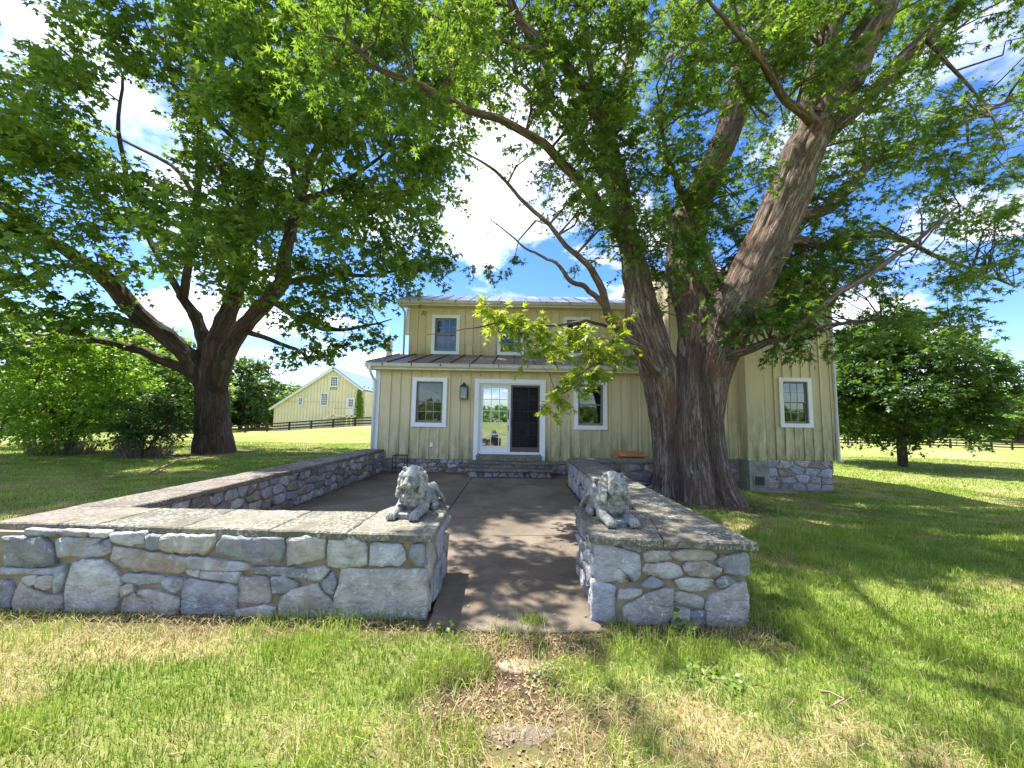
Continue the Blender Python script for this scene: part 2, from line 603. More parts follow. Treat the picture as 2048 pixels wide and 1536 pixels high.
def leaf_mat(name, ramp, trans=0.45, tcol=(0.29, 0.47, 0.03), gloss=0.03):
    b = mk(name)
    r = b.attr('rnd').outputs['Fac']
    c = b.ramp(r, ramp)
    tc = b.mix(0.55, c, tcol)
    tc = b.mix(1.0, tc, b.ramp(r, [(0, 0.75), (0.8, 1.1), (1, 1.3)]), 'MULTIPLY')
    d = b('ShaderNodeBsdfDiffuse', {'Color': c}).outputs[0]
    t = b('ShaderNodeBsdfTranslucent', {'Color': tc}).outputs[0]
    g = b('ShaderNodeBsdfGlossy', {'Color': (1, 1, 1, 1), 'Roughness': 0.45}).outputs[0]
    m = b('ShaderNodeMixShader', {0: trans, 1: d, 2: t}).outputs[0]
    b.out(b('ShaderNodeMixShader', {0: gloss, 1: m, 2: g}).outputs[0])


leaf_mat('leaf_maple', [(0.0, (0.036, 0.092, 0.015)), (0.45, (0.080, 0.160, 0.023)), (0.80, (0.150, 0.245, 0.032)), (0.95, (0.22, 0.30, 0.045)), (1.0, (0.32, 0.28, 0.06))])
leaf_mat('leaf_maple_far', [(0.0, (0.036, 0.085, 0.012)), (0.5, (0.082, 0.158, 0.020)), (0.85, (0.155, 0.235, 0.028)), (1.0, (0.26, 0.31, 0.04))])
leaf_mat('leaf_small', [(0.0, (0.018, 0.052, 0.014)), (0.5, (0.038, 0.095, 0.022)), (0.9, (0.075, 0.145, 0.03)), (1.0, (0.12, 0.18, 0.04))], 0.35)
leaf_mat('leaf_bright', [(0.0, (0.11, 0.23, 0.015)), (0.5, (0.20, 0.37, 0.02)), (1.0, (0.34, 0.48, 0.04))], 0.5)
leaf_mat('leaf_mid', [(0.0, (0.05, 0.12, 0.018)), (0.5, (0.10, 0.19, 0.028)), (1.0, (0.20, 0.28, 0.045))], 0.4)
leaf_mat('leaf_dark', [(0.0, (0.022, 0.060, 0.015)), (0.6, (0.045, 0.100, 0.022)), (1.0, (0.09, 0.155, 0.032))], 0.3)
leaf_mat('leaf_yellow', [(0.0, (0.15, 0.26, 0.02)), (0.5, (0.28, 0.40, 0.03)), (0.85, (0.42, 0.46, 0.05)), (1.0, (0.50, 0.38, 0.07))], 0.5, (0.48, 0.56, 0.04))

leaf_mat('leaf_pale', [(0.0, (0.10, 0.16, 0.02)), (0.5, (0.17, 0.24, 0.03)), (1.0, (0.28, 0.32, 0.05))], 0.45)
leaf_mat('leaf_fresh', [(0.0, (0.05, 0.12, 0.018)), (0.5, (0.11, 0.21, 0.025)), (1.0, (0.21, 0.30, 0.045))], 0.4)
b = mk('grass_blade')
r = b.attr('rnd').outputs['Fac']
dry = b.attr('dry').outputs['Fac']
gc = b.ramp(r, [(0.0, (0.08, 0.18, 0.018)), (0.5, (0.20, 0.345, 0.032)), (1.0, (0.40, 0.48, 0.08))])
dc = b.ramp(r, [(0.0, (0.25, 0.165, 0.08)), (0.5, (0.47, 0.37, 0.20)), (1.0, (0.66, 0.56, 0.36))])
c = b.mix(dry, gc, dc)
d = b('ShaderNodeBsdfDiffuse', {'Color': c}).outputs[0]
t = b('ShaderNodeBsdfTranslucent', {'Color': b.mix(0.4, c, (0.30, 0.36, 0.05))}).outputs[0]
b.out(b('ShaderNodeMixShader', {0: 0.33, 1: d, 2: t}).outputs[0])

b = mk('lawn')
p = b.pos()
dirt = b.attr('dirt').outputs['Fac']
dry = b.attr('dry').outputs['Fac']
n1 = b.noise(p, 0.45, 5, 0.6)
g = b.ramp(b.noise(p, 7, 6, 0.7), [(0.25, (0.065, 0.115, 0.02)), (0.5, (0.145, 0.205, 0.04)), (0.75, (0.27, 0.30, 0.075))])
s = b.ramp(b.noise(p, 9, 6, 0.7), [(0.25, (0.17, 0.125, 0.055)), (0.5, (0.30, 0.245, 0.11)), (0.75, (0.43, 0.36, 0.185))])
far = b.ramp(n1, [(0.38, 0.0), (0.68, 0.75)])
pat = b.math('MAXIMUM', dry, b.math('MULTIPLY', far, 0.7))
c = b.mix(pat, g, s)
dc = b.ramp(b.noise(p, 14, 6, 0.7), [(0.3, (0.045, 0.030, 0.020)), (0.6, (0.11, 0.075, 0.050)), (0.8, (0.21, 0.15, 0.10))])
c = b.mix(dirt, c, dc)
h = b.noise(b.scale(p, (1, 1, 1)), 45, 6, 0.75)
b.out(b.bsdf(c, 0.95, b.bump(h, 0.8, 0.03), 0, 0.1))

b = mk('lion_stone')
p = b.obj()
r = b.rnd()
off = b('ShaderNodeCombineXYZ', {0: b.math('MULTIPLY', r, 17.0), 1: b.math('MULTIPLY', r, 31.0), 2: 0.0}).outputs[0]
q = b('ShaderNodeVectorMath', {0: p, 1: off}, operation='ADD').outputs[0]
c = b.ramp(b.noise(q, 14, 7, 0.7), [(0.28, (0.12, 0.125, 0.11)), (0.5, (0.25, 0.255, 0.235)), (0.72, (0.42, 0.425, 0.405))])
c = b.mix(b.ramp(b.noise(q, 60, 4, 0.7), [(0.55, 0.0), (0.62, 0.8)]), c, (0.52, 0.53, 0.52))
c = b.mix(b.ramp(b.noise(q, 7, 5, 0.65), [(0.55, 0.0), (0.72, 0.65)]), c, (0.20, 0.19, 0.085))
c = b.mix(b.ramp(b.noise(q, 23, 5, 0.7), [(0.53, 0.0), (0.68, 0.75)]), c, (0.10, 0.105, 0.09))
c = b.mix(b.ramp(b.noise(b.scale(q, (1, 1, 1), (5, 3, 2)), 9, 3, 0.5), [(0.70, 0.0), (0.76, 0.8)]), c, (0.42, 0.27, 0.05))
nm = b.bump(b.math('ADD', b.noise(q, 55, 6, 0.7), b.math('MULTIPLY', b.noise(q, 18, 4, 0.6), 1.0)), 0.6, 0.012)
b.out(b.bsdf(c, 0.9, nm, 0, 0.2))

# ------------------------------------------------------------------ ground
TRUNK_A = (4.25, 8.95)      # big maple
TRUNK_B = (-13.0, 17.3)     # left maple


def dirt_fn(x, y):
    x = np.asarray(x, float)
    y = np.asarray(y, float)
    n = fbm(np.stack([x * 3.0, y * 3.0, np.zeros_like(x)], -1), 3, 21)
    d = np.zeros_like(x)
    strip = (1 - ss(0.04, 0.30, np.abs(y - 3.18) + (n - 0.5) * 0.25)) * ((x < -0.5) & (x > -4.6) | (x > 0.6) & (x < 2.1))
    d = np.maximum(d, strip * 0.9)
    gap = (1 - ss(0.25, 0.85, np.abs(x - 0.05) + (n - 0.5) * 0.7)) * (1 - ss(0.5, 0.95, np.abs(y - 2.8) + (n - 0.5) * 0.5))
    d = np.maximum(d, gap)
    for cx, cy, r in ((TRUNK_A[0], TRUNK_A[1], 1.6), (TRUNK_B[0], TRUNK_B[1], 1.5)):
        rr = np.hypot(x - cx, y - cy) + (n - 0.5) * 1.2
        d = np.maximum(d, (1 - ss(r * 0.75, r * 1.25, rr)) * 0.85)
    return np.clip(d, 0, 1)


def dry_fn(x, y):
    p = np.stack([np.asarray(x, float) * 0.9, np.asarray(y, float) * 1.4, np.zeros_like(np.asarray(x, float))], -1)
    n = fbm(p, 3, 40)
    n2 = fbm(p * 3.1, 2, 44)
    return np.clip(ss(0.48, 0.68, n * 0.7 + n2 * 0.3), 0, 1)


def axis_lines(lo, hi, a, b, step, grow=1.16):
    mid = list(np.arange(a, b + 1e-6, step))
    out, d, v = [], step, b
    while v < hi:
        d *= grow
        v += d
        out.append(min(v, hi))
    left, d, v = [], step, a
    while v > lo:
        d *= grow
        v -= d
        left.append(max(v, lo))
    return np.array(left[::-1] + mid + out)


gx = axis_lines(-700, 700, -9, 9, 0.12)
gy = axis_lines(-300, 1200, 1.2, 14, 0.12)
GX, GY = np.meshgrid(gx, gy, indexing='ij')
GZ = ground_z(GX, GY)
# sink the sheet under the paved court and the house
inside = (GX > -4.2) & (GX < 1.7) & (GY > 3.45) & (GY < 11.9)
GZ = np.where(inside, GZ - 0.08, GZ)
inside = (GX > -4.0) & (GX < 9.9) & (GY > 11.9) & (GY < 20)
GZ = np.where(inside, GZ - 0.5, GZ)
nxg, nyg = GX.shape
idx = np.arange(nxg * nyg).reshape(nxg, nyg)
gf = np.stack([idx[:-1, :-1], idx[1:, :-1], idx[1:, 1:], idx[:-1, 1:]], -1).reshape(-1, 4)
me = np_mesh('lawn', np.stack([GX, GY, GZ], -1).reshape(-1, 3), gf, True,
             {'dirt': dirt_fn(GX, GY).ravel(), 'dry': dry_fn(GX, GY).ravel()})
tag(link('lawn', me, MT['lawn']), kind='structure')

# ------------------------------------------------------------------ patio: two pours of concrete
patio = bpy.data.objects.new('patio', None)
COL.objects.link(patio)
tag(patio, kind='structure')


def slab(parent, name, outline, z0, z1, mat, bev=0.012, jitter=0.004, step=0.12, rough_top=0.0, seed=0):
    """a slab with a slightly uneven edge and a worn arris"""
    rg = np.random.default_rng(seed)
    pts = []
    n = len(outline)
    for i in range(n):
        a, c = np.array(outline[i], float), np.array(outline[(i + 1) % n], float)
        k = max(1, int(np.linalg.norm(c - a) / step))
        for j in range(k):
            p = a + (c - a) * j / k
            if j:
                p = p + rg.normal(0, jitter, 2)
            pts.append(p)
    pts = np.array(pts)
    cen = pts.mean(0)
    k = len(pts)
    nx = np.roll(pts, -1, 0) - np.roll(pts, 1, 0)
    nrm = np.stack([nx[:, 1], -nx[:, 0]], -1)
    nrm /= np.linalg.norm(nrm, axis=1, keepdims=True) + 1e-9
    ins = pts - nrm * bev
    m = MB()
    zt = z1 + rg.normal(0, rough_top, k) if rough_top else np.full(k, z1)
    for p in pts:
        m.v.append((p[0], p[1], z0))
    for i, p in enumerate(pts):
        m.v.append((p[0], p[1], zt[i] - bev))
    for i, p in enumerate(ins):
        m.v.append((p[0], p[1], zt[i]))
    for i in range(k):
        j = (i + 1) % k
        m.f.append((i, j, k + j, k + i))
        m.f.append((k + i, k + j, 2 * k + j, 2 * k + i))
    m.f.append(tuple(range(2 * k, 3 * k)))
    m.f.append(tuple(range(k))[::-1])
    lc = (cen[0], cen[1], z0)
    return m.build(name, mat, parent, loc=lc)


slab(patio, 'slab', [(-3.86, 3.95), (-1.14, 3.95), (-1.14, 11.74), (-3.86, 11.74)], -0.12, 0.0, MT['patio'], 0.008, 0.002, 0.3, seed=1)
slab(patio, 'slab', [(-1.125, 7.2), (1.33, 7.2), (1.33, 10.0), (4.6, 10.6), (4.6, 11.74), (-1.125, 11.74)], -0.12, 0.004, MT['patio'], 0.008, 0.002, 0.3, seed=2)
slab(patio, 'slab', [(-1.125, 4.2), (-0.68, 4.2), (-0.65, 3.12), (0.02, 3.08), (0.72, 3.13), (0.72, 4.2), (1.33, 4.2), (1.33, 7.19), (-1.125, 7.19)], -0.12, 0.002, MT['patio'], 0.008, 0.006, 0.12, seed=3)


# ------------------------------------------------------------------ rubble masonry
def voronoi(w, h, sx, sy, rg):
    rows = max(1, round(h / sy))
    seeds = []
    for r in range(rows):
        n = max(1, round(w / sx * rg.uniform(0.8, 1.25)))
        o = rg.uniform(0, 1)
        for i in range(-1, n + 1):
            seeds.append(((i + 0.5 + (o - .5) * 0.9 + rg.uniform(-.3, .3)) * w / n, (r + 0.5 + rg.uniform(-.3, .3)) * h / rows))
    k = sx / sy
    S = np.array(seeds) * np.array([1, k])
    out = []
    for i, s in enumerate(S):
        poly = [(0, 0), (w, 0), (w, h * k), (0, h * k)]
        order = np.argsort(((S - s) ** 2).sum(1))[1:18]
        for j in order:
            t = S[j]
            m, d = (s + t) / 2, t - s
            new = []
            for a in range(len(poly)):
                p, q = np.array(poly[a]), np.array(poly[(a + 1) % len(poly)])
                dp, dq = (p - m) @ d, (q - m) @ d
                if dp <= 0:
                    new.append(tuple(p))
                if dp * dq < 0:
                    new.append(tuple(p + (q - p) * dp / (dp - dq)))
            poly = new
            if len(poly) < 3:
                break
        if len(poly) >= 3:
            poly = [(p[0], p[1] / k) for p in poly]
            out.append(poly)
    return out


def area_c(poly):
    P = np.array(poly)
    x, y = P[:, 0], P[:, 1]
    x1, y1 = np.roll(x, -1), np.roll(y, -1)
    cr = x * y1 - x1 * y
    A = cr.sum() / 2
    if abs(A) < 1e-9:
        return 0, P.mean(0)
    return A, np.array([((x + x1) * cr).sum(), ((y + y1) * cr).sum()]) / (6 * A)


def stone(parent, poly, O, U, V, N, mat, rg, gap=0.012, proud=0.03, step=0.06, base=0.03, label=None):
    A, c = area_c(poly)
    if abs(A) < 4e-4:
        return None
    P = np.array(poly, float)
    if A < 0:
        P = P[::-1]
    # inset for the joint
    e = np.roll(P, -1, 0) - P
    nn = np.stack([-e[:, 1], e[:, 0]], -1) / (np.linalg.norm(e, axis=1, keepdims=True) + 1e-9)
    inr = max(0.012, np.abs(((c - P) * nn).sum(1)).min())
    P = c + (P - c) * (max(0.6, 1 - gap / inr) if gap > 0 else min(1.12, 1 - gap / inr))
    # cut the corners and resample
    Q = []
    for i in range(len(P)):
        a, b_ = P[i], P[(i + 1) % len(P)]
        L = np.linalg.norm(b_ - a)
        t = min(0.25, 0.011 / max(L, 1e-4))
        k = max(1, int(L * (1 - 2 * t) / step))
        for j in range(k + 1):
            Q.append(a + (b_ - a) * (t + (1 - 2 * t) * j / max(k, 1)))
    Q = np.array(Q)
    if len(Q) > 26:
        Q = Q[np.linspace(0, len(Q) - 1, 26).astype(int)]
    Q = Q + rg.normal(0, min(0.0065, inr * 0.08), Q.shape)
    k = len(Q)
    size = math.sqrt(abs(A))
    tilt = rg.normal(0, 0.05, 2)
    sd = int(rg.integers(0, 9999))
    rings, hs = [], []
    for s_, h_ in ((1.0, -base), (0.998, proud * 0.62), (0.965, proud * 0.96), (0.62, proud), ):
        R = c + (Q - c) * s_
        rings.append(R)
        h = np.full(k, h_)
        if h_ > 0:
            no = fbm(np.concatenate([R * 7.0, np.zeros((k, 1))], 1), 2, sd) - 0.5
            h = h + no * proud * 1.1 * (1.0 if s_ < 1 else 0.4) + ((R - c) @ tilt) * 0.6
        hs.append(h)
    V3 = []
    O, U, V, N = (np.array(t, float) for t in (O, U, V, N))
    for R, h in zip(rings, hs):
        V3.append(O + R[:, :1] * U + R[:, 1:] * V + h[:, None] * N)
    cen3 = O + c[0] * U + c[1] * V + N * (proud + rg.normal(0, proud * 0.25))
    v = np.concatenate(V3 + [cen3[None]])
    f = []
    for r in range(3):
        for i in range(k):
            j = (i + 1) % k
            f.append((r * k + i, r * k + j, (r + 1) * k + j, (r + 1) * k + i))
    for i in range(k):
        f.append((3 * k + i, 3 * k + (i + 1) % k, 4 * k))
    me = bpy.data.meshes.new('stone')
    if np.dot(np.cross(U, V), N) < 0:
        f = [t[::-1] for t in f]
    lc = O + c[0] * U + c[1] * V
    me.from_pydata([tuple(p) for p in (v - lc)], [], f)
    me.polygons.foreach_set('use_smooth', [True] * len(me.polygons))
    me.update()
    return link('stone', me, mat, parent, lc)


def masonry(parent, w, h, sx, sy, O, U, V, N, mats, seed, **kw):
    rg = np.random.default_rng(seed)
    for poly in voronoi(w, h, sx, sy, rg):
        stone(parent, poly, O, U, V, N, mats[int(rg.integers(0, len(mats)))], rg, **kw)


CAPZ0, CAPZ1 = 0.595, 0.655


def wall_core(parent, segs, mat, name='mortar_core'):
    m = MB()
    for (x0, x1, y0, y1, z0, z1) in segs:
        m.box(x0, x1, y0, y1, z0, z1)
    return m.build(name, mat, parent)


# traced stones of the two front faces: (crop coordinates -> wall plane)
LEFT_ST = [
    [(120, 405), (205, 408), (200, 432), (118, 428)], [(208, 410), (268, 412), (262, 438), (212, 434)],
    [(285, 410), (405, 413), (400, 436), (285, 432)], [(415, 412), (495, 416), (492, 442), (418, 438)],
    [(18, 440), (200, 445), (235, 480), (255, 530), (250, 570), (180, 580), (20, 572)],
    [(18, 580), (180, 586), (255, 580), (250, 612), (20, 606)],
    [(262, 460), (290, 445), (420, 450), (490, 450), (498, 500), (470, 525), (400, 530), (280, 522)],
    [(510, 425), (650, 422), (655, 465), (600, 478), (510, 460)], [(668, 435), (730, 438), (728, 490), (690, 500), (662, 480)],
    [(740, 445), (770, 432), (970, 435), (968, 470), (935, 515), (800, 510), (733, 495)],
    [(530, 490), (560, 485), (700, 510), (840, 535), (838, 600), (760, 600), (620, 595), (560, 570), (518, 540)],
    [(330, 560), (370, 545), (470, 555), (530, 595), (555, 640), (550, 690), (520, 760), (480, 808), (300, 795), (293, 700), (310, 620)],
    [(118, 620), (170, 612), (178, 650), (145, 662), (112, 640)], [(190, 620), (245, 612), (250, 670), (215, 680), (180, 660)],
    [(4, 640), (50, 648), (62, 690), (55, 755), (4, 762)],
    [(80, 690), (105, 650), (150, 680), (210, 705), (272, 710), (275, 765), (240, 785), (90, 785), (72, 740)],
    [(262, 580), (300, 570), (292, 650), (275, 690), (258, 690)],
    [(570, 615), (600, 605), (735, 618), (740, 650), (640, 655), (570, 640)], [(560, 665), (590, 650), (612, 660), (610, 690), (560, 715)],
    [(745, 635), (790, 625), (838, 630), (835, 680), (800, 692), (740, 668)],
    [(555, 720), (610, 685), (690, 678), (790, 710), (815, 735), (805, 785), (750, 808), (560, 800), (552, 750)],
    [(835, 650), (870, 632), (1000, 650), (1080, 665), (1080, 720), (1070, 815), (940, 820), (820, 810), (840, 720)],
    [(860, 545), (880, 528), (1010, 546), (1140, 568), (1138, 592), (1010, 592), (870, 580)], [(920, 593), (1090, 602), (1085, 650), (1010, 635), (920, 627)],
    [(850, 592), (910, 586), (912, 627), (860, 608)],
    [(985, 480), (1020, 440), (1280, 445), (1290, 480), (1280, 545), (1200, 555), (1060, 540), (985, 510)],
    [(1155, 580), (1240, 575), (1390, 588), (1388, 632), (1280, 612), (1170, 607)], [(1100, 625), (1215, 625), (1240, 690), (1230, 738), (1095, 738)],
    [(1240, 620), (1300, 620), (1360, 660), (1320, 690), (1250, 695)], [(1085, 770), (1200, 752), (1245, 765), (1240, 812), (1085, 812)],
    [(1275, 720), (1340, 680), (1450, 655), (1465, 690), (1520, 745), (1520, 812), (1275, 818)],
    [(1310, 445), (1478, 440), (1475, 535), (1440, 550), (1310, 570)], [(1400, 590), (1480, 575), (1500, 590), (1465, 635), (1400, 630)],
    [(1468, 640), (1515, 605), (1535, 650), (1510, 705), (1480, 680)],
    [(1498, 450), (1600, 445), (1665, 470), (1668, 570), (1550, 580), (1495, 570)],
    [(1690, 480), (1710, 465), (1835, 475), (1845, 540), (1825, 570), (1685, 570)], [(1872, 480), (1928, 474), (1938, 572), (1895, 568), (1862, 530)],
    [(1548, 585), (1900, 592), (1940, 600), (1940, 815), (1530, 812), (1525, 720), (1545, 650)]]
RIGHT_ST = [
    [(285, 760), (400, 770), (655, 850), (645, 1000), (600, 1060), (500, 1065), (300, 1055), (270, 960)], [(500, 762), (640, 775), (650, 820), (600, 815), (510, 792)],
    [(680, 840), (720, 815), (890, 810), (895, 870), (850, 890), (690, 900)], [(905, 830), (1000, 800), (1190, 805), (1260, 860), (1230, 882), (960, 885), (910, 855)],
    [(1270, 890), (1320, 850), (1480, 825), (1530, 850), (1535, 1010), (1470, 1025), (1330, 980)],
    [(670, 970), (700, 925), (870, 910), (960, 945), (980, 1000), (880, 1030), (720, 1005)],
    [(1005, 930), (1060, 900), (1160, 900), (1295, 955), (1270, 1000), (1180, 1020), (1040, 1010), (1005, 970)],
    [(665, 1080), (740, 1020), (840, 1070), (840, 1095), (720, 1110), (665, 1105)],
    [(930, 1050), (1000, 1035), (1230, 1040), (1240, 1080), (1210, 1125), (1080, 1145), (970, 1110)], [(1260, 1060), (1340, 1010), (1420, 1055), (1400, 1095), (1290, 1115)],
    [(480, 1130), (650, 1120), (655, 1160), (560, 1195), (465, 1200)], [(252, 1062), (330, 1070), (440, 1110), (440, 1410), (320, 1395), (255, 1390)],
    [(510, 1270), (640, 1190), (860, 1110), (905, 1110), (900, 1350), (840, 1425), (540, 1425), (510, 1340)], [(920, 1150), (1000, 1150), (1140, 1190), (1140, 1260), (1090, 1270), (930, 1240)],
    [(920, 1262), (1040, 1290), (1048, 1450), (902, 1450)], [(1057, 1300), (1163, 1300), (1163, 1450), (1057, 1450)],
    [(1178, 1240), (1250, 1160), (1505, 1050), (1520, 1250), (1515, 1400), (1450, 1475), (1190, 1460)]]

stone_wall = empty('stone_wall', (-4.15, 3.6, 0), 'long low rubble stone wall with flagstone caps turning the left corner of the patio', 'wall')
right_wall = empty('stone_wall', (1.65, 3.6, 0), 'low rubble stone wall with lichened caps on the right side of the patio by the big tree', 'wall')
YF = 3.285
core_l = wall_core(stone_wall, [(-4.37, -0.72, YF + 0.02, 3.90, -0.25, CAPZ0), (-1.29, -0.722, 3.902, 4.20, -0.2, CAPZ0), (-4.37, -3.92, 3.904, 11.66, -0.25, CAPZ0 - 0.002)], MT['mortar'])
core_r = wall_core(right_wall, [(0.74, 1.90, YF + 0.02, 3.80, -0.3, CAPZ0), (0.742, 1.33, 3.802, 4.24, -0.2, CAPZ0), (1.41, 1.902, 3.804, 9.62, -0.4, CAPZ0 - 0.002), (1.41, 5.2, 9.622, 10.1, -0.5, CAPZ0 - 0.004)], MT['mortar'])
rg = np.random.default_rng(3)
SM = [MT['stone'], MT['stone'], MT['stone'], MT['stone']]


def traced(parent, polys, ox, oy, sc):
    for poly in polys:
        pts = [W(ox + x / sc, oy + y / sc, YF) for x, y in poly]
        q = [(p[0], p[2]) for p in pts]
        stone(parent, q, (0, YF + 0.02, 0), (1, 0, 0), (0, 0, 1), (0, -1, 0), SM[int(rg.integers(0, 4))], rg, gap=-0.006, proud=0.036, step=0.045, base=0.02)


traced(core_l, LEFT_ST, 0, 880, 2.2756)
traced(core_r, RIGHT_ST, 1120, 900, 4.043)
# end (jamb) faces beside the opening, long inner faces
masonry(core_l, 0.90, 0.60, 0.42, 0.30, (-0.72, YF + 0.03, 0.0), (0, 1, 0), (0, 0, 1), (1, 0, 0), SM, 31, proud=0.05)
masonry(core_r, 0.92, 0.62, 0.19, 0.15, (0.74, YF + 0.03, -0.02), (0, 1, 0), (0, 0, 1), (-1, 0, 0), SM, 32, proud=0.055)
masonry(core_l, 7.74, 0.60, 0.30, 0.17, (-3.92, 3.91, 0.0), (0, 1, 0), (0, 0, 1), (1, 0, 0), [MT['stone'], MT['stone_shade_mossy'], MT['stone_shade_mossy'], MT['stone_warm']], 33, proud=0.035)
masonry(core_r, 5.8, 0.60, 0.22, 0.24, (1.41, 3.81, 0.0), (0, 1, 0), (0, 0, 1), (-1, 0, 0), SM, 34, proud=0.05)
masonry(core_r, 3.28, 0.95, 0.5, 0.24, (1.91, 9.622, -0.35), (1, 0, 0), (0, 0, 1), (0, -1, 0), [MT['stone'], MT['stone_shade_mossy']], 35, proud=0.03)
masonry(core_r, 5.8, 0.85, 0.42, 0.24, (1.902, 3.81, -0.25), (0, 1, 0), (0, 0, 1), (1, 0, 0), SM, 36, proud=0.04)
masonry(core_l, 2.5, 0.60, 0.42, 0.24, (-3.85, 3.90, 0.0), (1, 0, 0), (0, 0, 1), (0, 1, 0), [MT['stone'], MT['stone_shade_mossy']], 37, proud=0.03)


# flagstone caps
def cap(parent, outline, seed, mat='capstone', dz=0.0):
    slab(parent, 'capstone', outline, CAPZ0 + dz, CAPZ1 + dz, MT[mat], 0.011, 0.0055, 0.09, 0.0018, seed)


fy = lambda x: 3.24 + (x + 0.65) * -0.035          # front edge of the left cap runs slightly askew
xs = [-4.44, -3.86, -3.53, -2.78, -2.02, -1.36]
mats_c = ['capstone_brown', 'capstone', 'capstone', 'capstone', 'capstone']
for i in range(5):
    a, c = xs[i] + 0.003, xs[i + 1] - 0.003
    cap(stone_wall, [(a, fy(a)), (c, fy(c)), (c, 3.97), (a, 3.97)], 50 + i, mats_c[i], 0.0015 * (i % 2))
cap(stone_wall, [(-1.357, fy(-1.36)), (-0.65, 3.235), (-0.69, 4.31), (-1.30, 4.22), (-1.357, 3.99)], 60)
ys = [3.976, 4.9, 5.75, 6.5, 7.3, 8.15, 9.1, 9.9, 10.8, 11.66]
for i in range(len(ys) - 1):
    cap(stone_wall, [(-4.45, ys[i]), (-3.875, ys[i]), (-3.87, ys[i + 1] - 0.006), (-4.46, ys[i + 1] - 0.006)], 70 + i, 'capstone_brown' if i < 4 else 'capstone', 0.0012 * (i % 3))
cap(right_wall, [(0.655, 3.265), (1.225, 3.235), (1.345, 3.83), (1.345, 4.27), (0.675, 4.36)], 90)
cap(right_wall, [(1.231, 3.235), (1.965, 3.19), (1.965, 4.45), (1.352, 4.45), (1.352, 3.82)], 91)
ys = [4.456, 5.15, 5.6, 6.45, 7.25, 8.05, 8.75, 9.55]
for i in range(len(ys) - 1):
    cap(right_wall, [(1.345, ys[i]), (1.965, ys[i]), (1.965, ys[i + 1] - 0.006), (1.34, ys[i + 1] - 0.006)], 92 + i, 'capstone', 0.0012 * (i % 3))
cap(right_wall, [(1.36, 9.556), (2.6, 9.556), (2.6, 10.17), (1.62, 10.17), (1.44, 10.05), (1.36, 9.86)], 105)
cap(right_wall, [(2.606, 9.556), (3.9, 9.556), (3.9, 10.17), (2.606, 10.17)], 106)
cap(right_wall, [(3.906, 9.556), (5.25, 9.556), (5.25, 10.17), (3.906, 10.17)], 107)

# ------------------------------------------------------------------ the house
house = empty('farmhouse', (3.0, 15.0, 0), 'pale yellow board and batten farmhouse with white trimmed windows and metal roofs behind the patio', 'house')


def rect_sub(rects, o):
    out = []
    for (x0, x1, z0, z1) in rects:
        a0, a1, b0, b1 = max(x0, o[0]), min(x1, o[1]), max(z0, o[2]), min(z1, o[3])
        if a0 >= a1 or b0 >= b1:
            out.append((x0, x1, z0, z1))
            continue
        if b1 < z1:
            out.append((x0, x1, b1, z1))
        if z0 < b0:
            out.append((x0, x1, z0, b0))
        if x0 < a0:
            out.append((x0, a0, b0, b1))
        if a1 < x1:
            out.append((a1, x1, b0, b1))
    return out


def clad(parent, X0, X1, Z0, Z1, Y, openings, mat, bw=0.305, seed=0):
    """boards with battens over their joints; openings are cut out"""
    rg = random.Random(seed)
    n = round((X1 - X0) / bw)
    w = (X1 - X0) / n
    for i in range(n):
        rs = [(X0 + i * w + 0.004, X0 + (i + 1) * w - 0.004, Z0 + rg.uniform(-.004, .004), Z1)]
        for o in openings:
            rs = rect_sub(rs, o)
        for r in rs:
            if r[1] - r[0] > 0.01 and r[3] - r[2] > 0.01:
                d = rg.uniform(0, .003)
                ubox('board', mat, parent, r[0], r[1], Y - d, Y + 0.03, r[2], r[3])
    for i in range(1, n):
        x = X0 + i * w + rg.uniform(-.006, .006)
        rs = [(x - 0.024, x + 0.024, Z0, Z1)]
        for o in openings:
            rs = rect_sub(rs, (o[0] - .0, o[1] + .0, o[2], o[3]))
        for r in rs:
            if r[1] - r[0] > 0.03 and r[3] - r[2] > 0.01:
                ubox('batten', mat, parent, r[0], r[1], Y - 0.042, Y - 0.0035, r[2], r[3])


YA, YU, YW = 11.70, 14.60, 12.30
WL = (-3.11, -2.05, 1.35, 2.85)
DR = (-1.21, 0.94, 0.415, 2.83)
WR = (1.80, 2.81, 1.35, 2.84)
UP = [(-3.23, -2.15, 4.06, 5.60), (-0.69, 0.33, 4.06, 5.60), (1.85, 2.86, 4.06, 5.60)]
WG = [(8.41, 9.44, 1.52, 3.10), (8.41, 9.44, 4.10, 5.66)]


def shrink(r, d):
    return (r[0] + d, r[1] - d, r[2] + d, r[3] - d)


front_wall = MB().box(-4.10, 5.000, YA + 0.10, YA + 0.12, 0.2, 0.4).build('front_wall', MT['interior'], house)
upper_wall = MB().box(-4.10, 5.000, YU + 0.10, YU + 0.12, 3.8, 4.800).build('upper_wall', MT['interior'], house)
wing_wall = MB().box(5.020, 10.05, YW + 0.10, YW + 0.12, 0.2, 0.5).build('wing_wall', MT['interior'], house)
clad(front_wall, -4.10, 5.000, 0.40, 3.16, YA, [shrink(WL, .03), shrink(DR, .03), shrink(WR, .03)], MT['siding'], seed=1)
clad(upper_wall, -4.10, 5.000, 3.95, 5.98, YU, [shrink(o, .03) for o in UP], MT['siding_upper'], seed=2)
clad(wing_wall, 5.020, 10.05, 0.50, 6.35, YW, [shrink(o, .03) for o in WG], MT['siding_wing'], bw=0.30, seed=3)
